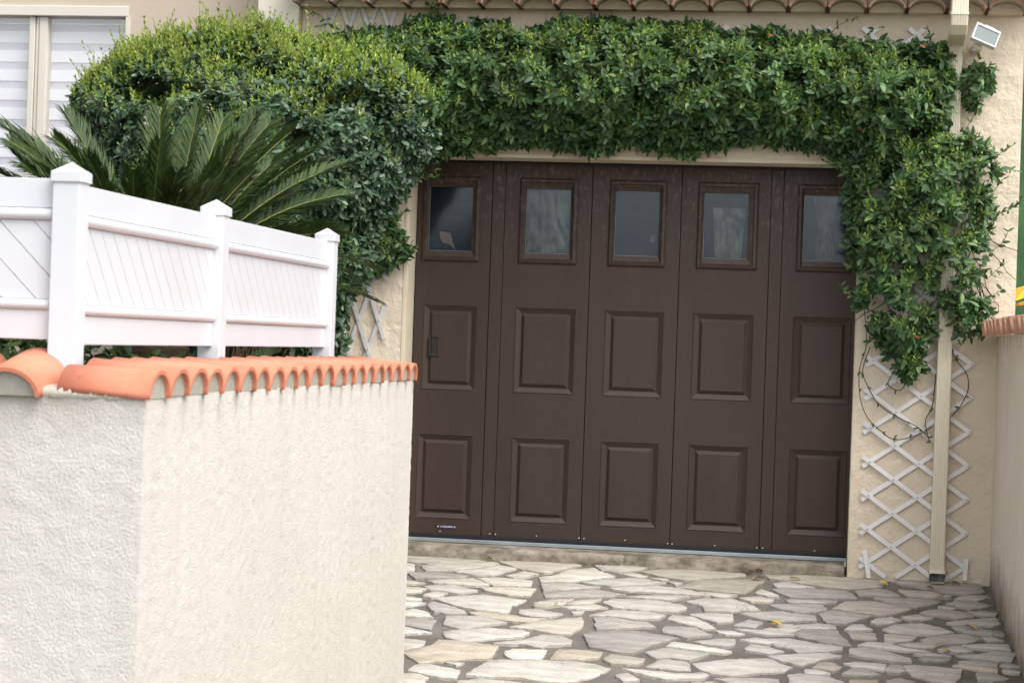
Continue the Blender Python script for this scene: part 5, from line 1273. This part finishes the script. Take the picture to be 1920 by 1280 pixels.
# ------------------------------------------------------------------ sago palm
palm = empty('sago_palm', (P(290, 610, -3.4).x, -3.4, .62), label='sago palm with arching feathery dark green fronds behind the white fence', cat='palm')
crown = P(290, 600, -3.4)
mb = MB(); mb.tube([(crown.x, -3.4, .6), (crown.x, -3.4, crown.z - .1), (crown.x, -3.4, crown.z + .02)], [.14, .13, .06], 14); mb.build('trunk', M['palm_trunk'], palm)
def frond(tipx, tipy, ydep, bow=.16, width=.115, twist=0., root=None, rachis_c=None):
    tipy += 26
    base = Vector(root or crown) + Vector((random.uniform(-.03, .03), random.uniform(-.03, .03), 0)); tip = P(tipx, tipy, ydep)
    while tip.x > -2.06 and ydep < -2.5: ydep += .1; tip = P(tipx, tipy, ydep)
    ch = tip - base; L = ch.length
    ctrl = base + ch * .45 + Vector((0, 0, 1)) * L * bow + Vector((-(ch.x) * .12, 0, 0))
    N_ = 112; pts_ = []
    for i in range(N_ + 1):
        t = i / N_; pts_.append(base * (1 - t) ** 2 + ctrl * 2 * t * (1 - t) + tip * t * t)
    Vv, Ff, Lp = [], [], []
    mb = MB(); pr_ = pts_[::8]; mb.tube(pr_, [.006 * (1 - .8 * i / (len(pr_) - 1)) for i in range(len(pr_))], 5)
    for i in range(7, N_ + 1):
        t = i / N_; tg = (pts_[min(i + 1, N_)] - pts_[i - 1]).normalized()
        side = tg.cross(Vector((0, 0, 1))); side = side.normalized() if side.length > .05 else Vector((1, 0, 0))
        side = Matrix.Rotation(twist, 3, tg) @ side; upv = side.cross(tg).normalized()
        env = width * min(1, (t * 3.2) ** .6) * (1 - max(0, (t - .80) / .2) ** 2 * .50)
        sweep_ = 1.05 + .8 * t
        for s in (1, -1):
            for rep in range(2):
                p = pts_[i] + (pts_[i - 1] - pts_[i]) * (.5 * rep)
                d = (side * s + tg * sweep_ * random.uniform(.75, 1.35) + upv * .42 * random.uniform(.3, 1.6)).normalized(); Lf = env * random.uniform(.78, 1.12)
                wv = tg.cross(d).cross(d).normalized() * .0033
                q1 = p + d * Lf * .55 ; q2 = p + d * Lf - upv * Lf * random.uniform(.05, .25) + tg * Lf * .06
                mb.bm.faces.new([mb.bm.verts.new(v) for v in (p - wv, p + wv, q1 + wv, q1 - wv)])
                a_ = mb.bm.verts.new(q1 - wv); b2 = mb.bm.verts.new(q1 + wv); mb.bm.faces.new((a_, b2, mb.bm.verts.new(q2)))
    me = bpy.data.meshes.new('frond'); 
    mb.bm.to_mesh(me); mb.bm.free(); me.materials.append(M['palm_leaf']); me.materials.append(M['palm_rachis'])
    nr_ = (len(pr_) - 1) * 5 + 2
    for k_ in range(nr_): me.polygons[k_].material_index = 1
    o = link('frond', me, palm)
    return o
fr_list = [(0, 208, -3.6, .22), (-45, 280, -3.5, .2), (25, 262, -3.9, .1), (122, 186, -3.3, .12), (165, 270, -3.8, .1), (100, 235, -3.0, .2), (300, 192, -3.3, .05), (250, 300, -4.0, .05), (372, 178, -3.0, .05), (418, 198, -2.9, .08),
           (300, 240, -3.9, .05), (478, 192, -3.1, .10), (505, 205, -3.4, .12), (545, 222, -3.2, .14), (562, 245, -3.7, .14), (420, 290, -4.1, .1), (602, 285, -3.5, .18), (645, 283, -3.3, .2), (652, 338, -3.6, .22), (560, 330, -4.1, .12), (470, 300, -4.3, .1),
           (640, 415, -3.8, .25), (605, 350, -4.2, .2), (380, 330, -4.3, .05), (330, 300, -4.2, .0), (60, 330, -4.0, .2), (-60, 420, -3.7, .25), (190, 330, -4.3, .1), (525, 390, -4.4, .2), (704, 480, -1.7, .22), (708, 540, -1.8, .2), (684, 505, -1.6, .25),
           (445, 240, -3.5, .1), (520, 280, -3.0, .12), (20, 240, -3.2, .2), (585, 262, -3.1, .15), (340, 230, -2.8, .05), (60, 290, -3.3, .22)]
for i, (a_, b_, yy, bw) in enumerate(fr_list):
    frond(a_, b_, yy, bw * .8, random.uniform(.115, .145), random.uniform(-.7, .7))
    if i % 3 == 0 and i < 29: frond(a_ + random.uniform(-45, 45), b_ + random.uniform(25, 90), yy + random.uniform(-.2, .3), bw * .8, random.uniform(.10, .13), random.uniform(-1.1, 1.1))
frond(508, 642, -2.95, .05, .09, .2, root=P(470, 700, -2.95))

# ------------------------------------------------------------------ fallen leaves and tufts
FL = [(765, 1037, 'y', .8, 'yellow fallen leaf at the foot of the step by the left wall'), (842, 1041, 'o', 1.0, 'orange-red fallen leaf against the step near the left end of the door'),
      (921, 1052, 'y', 1.0, 'crumpled yellow leaf on the first flagstone below the step'), (1028, 1051, 'b', .7, 'dark brown curled leaf at the step foot, left of the door centre'),
      (1263, 1063, 'b', .6, 'tiny blackish leaf just left of the big orange leaf'), (1286, 1065, 'o', 1.7, 'large bright orange leaf below the step, the biggest orange one'),
      (1407, 1075, 'o', .8, 'small tan orange leaf at the step, left one of a close pair'), (1423, 1074, 'y', 1.0, 'small upright yellow leaf at the step, right one of a close pair'),
      (1421, 1090, 'y', 1.3, 'olive yellow leaf cluster on the pale flagstone below the pair of leaves'), (1488, 1089, 'y', 1.2, 'yellow leaf on the long grey flagstone near the end of the door'),
      (1656, 1096, 'y', 1.1, 'orange-yellow leaf beside the loose lower trellis slat'), (1743, 1106, 'y', 1.0, 'yellow leaf lying in the joint below the downspout mouth'),
      (1763, 1121, 'y', .9, 'flat olive leaf in the joint two stones below the downspout'), (1790, 1097, 'b', .9, 'brown curled leaf right of the downspout mouth'),
      (1831, 1092, 'o', 1.2, 'rusty orange leaf in the corner where the two walls meet'), (1822, 1178, 'y', 1.3, 'olive yellow folded leaf on a flag near the right wall'),
      (1454, 1173, 'y', 1.7, 'big flat bright yellow leaf alone in the middle of the drive'), (1775, 1225, 'y', 1.1, 'pale yellow leaf low on the drive towards the right wall')]
fl_t = leaf_template(.5, .25, .5)
for px_, py_, c_, s_, lab in FL:
    me = mesh_np('fallen_leaf', fl_t[0] * .052 * s_, fl_t[1], M[{'y': 'leaf_yellow', 'o': 'leaf_orange', 'b': 'leaf_brown'}[c_]], True)
    p = PGr(px_, py_); o = link('fallen_leaf', me); o.location = (p.x - .02 * s_, p.y, gz(p.y) + .016)
    o.rotation_euler = (random.uniform(-.1, .35), random.uniform(-.3, .3), random.uniform(-2.4, -.8)); tag(o, label=lab, cat='leaf', group='fallen leaves on the drive')
Vt, Ft = [], []
for px_, py_, r_, n_ in ((1044, 1134, .012, 14), (1398, 1144, .02, 18), (1433, 1145, .02, 16), (1436, 1106, .012, 10), (1812, 1012, .004, 0), (1868, 1190, .02, 8)):
    p = PGr(px_, py_)
    for _ in range(n_):
        q = Vector((p.x + random.gauss(0, r_), p.y + random.gauss(0, r_), gz(p.y) - .004)); d = Vector((random.gauss(0, .4), random.gauss(0, .4), 1)).normalized() * random.uniform(.015, .035); s = Vector((.0016, 0, 0)); b0 = len(Vt)
        Vt += [q - s, q + s, q + d]; Ft.append((b0, b0 + 1, b0 + 2))
tag(link('weeds', mesh_py('weeds', Vt, Ft, M['vine_shoot'])), label='small tufts of green weed growing in the paving joints', cat='weeds', kind='stuff')
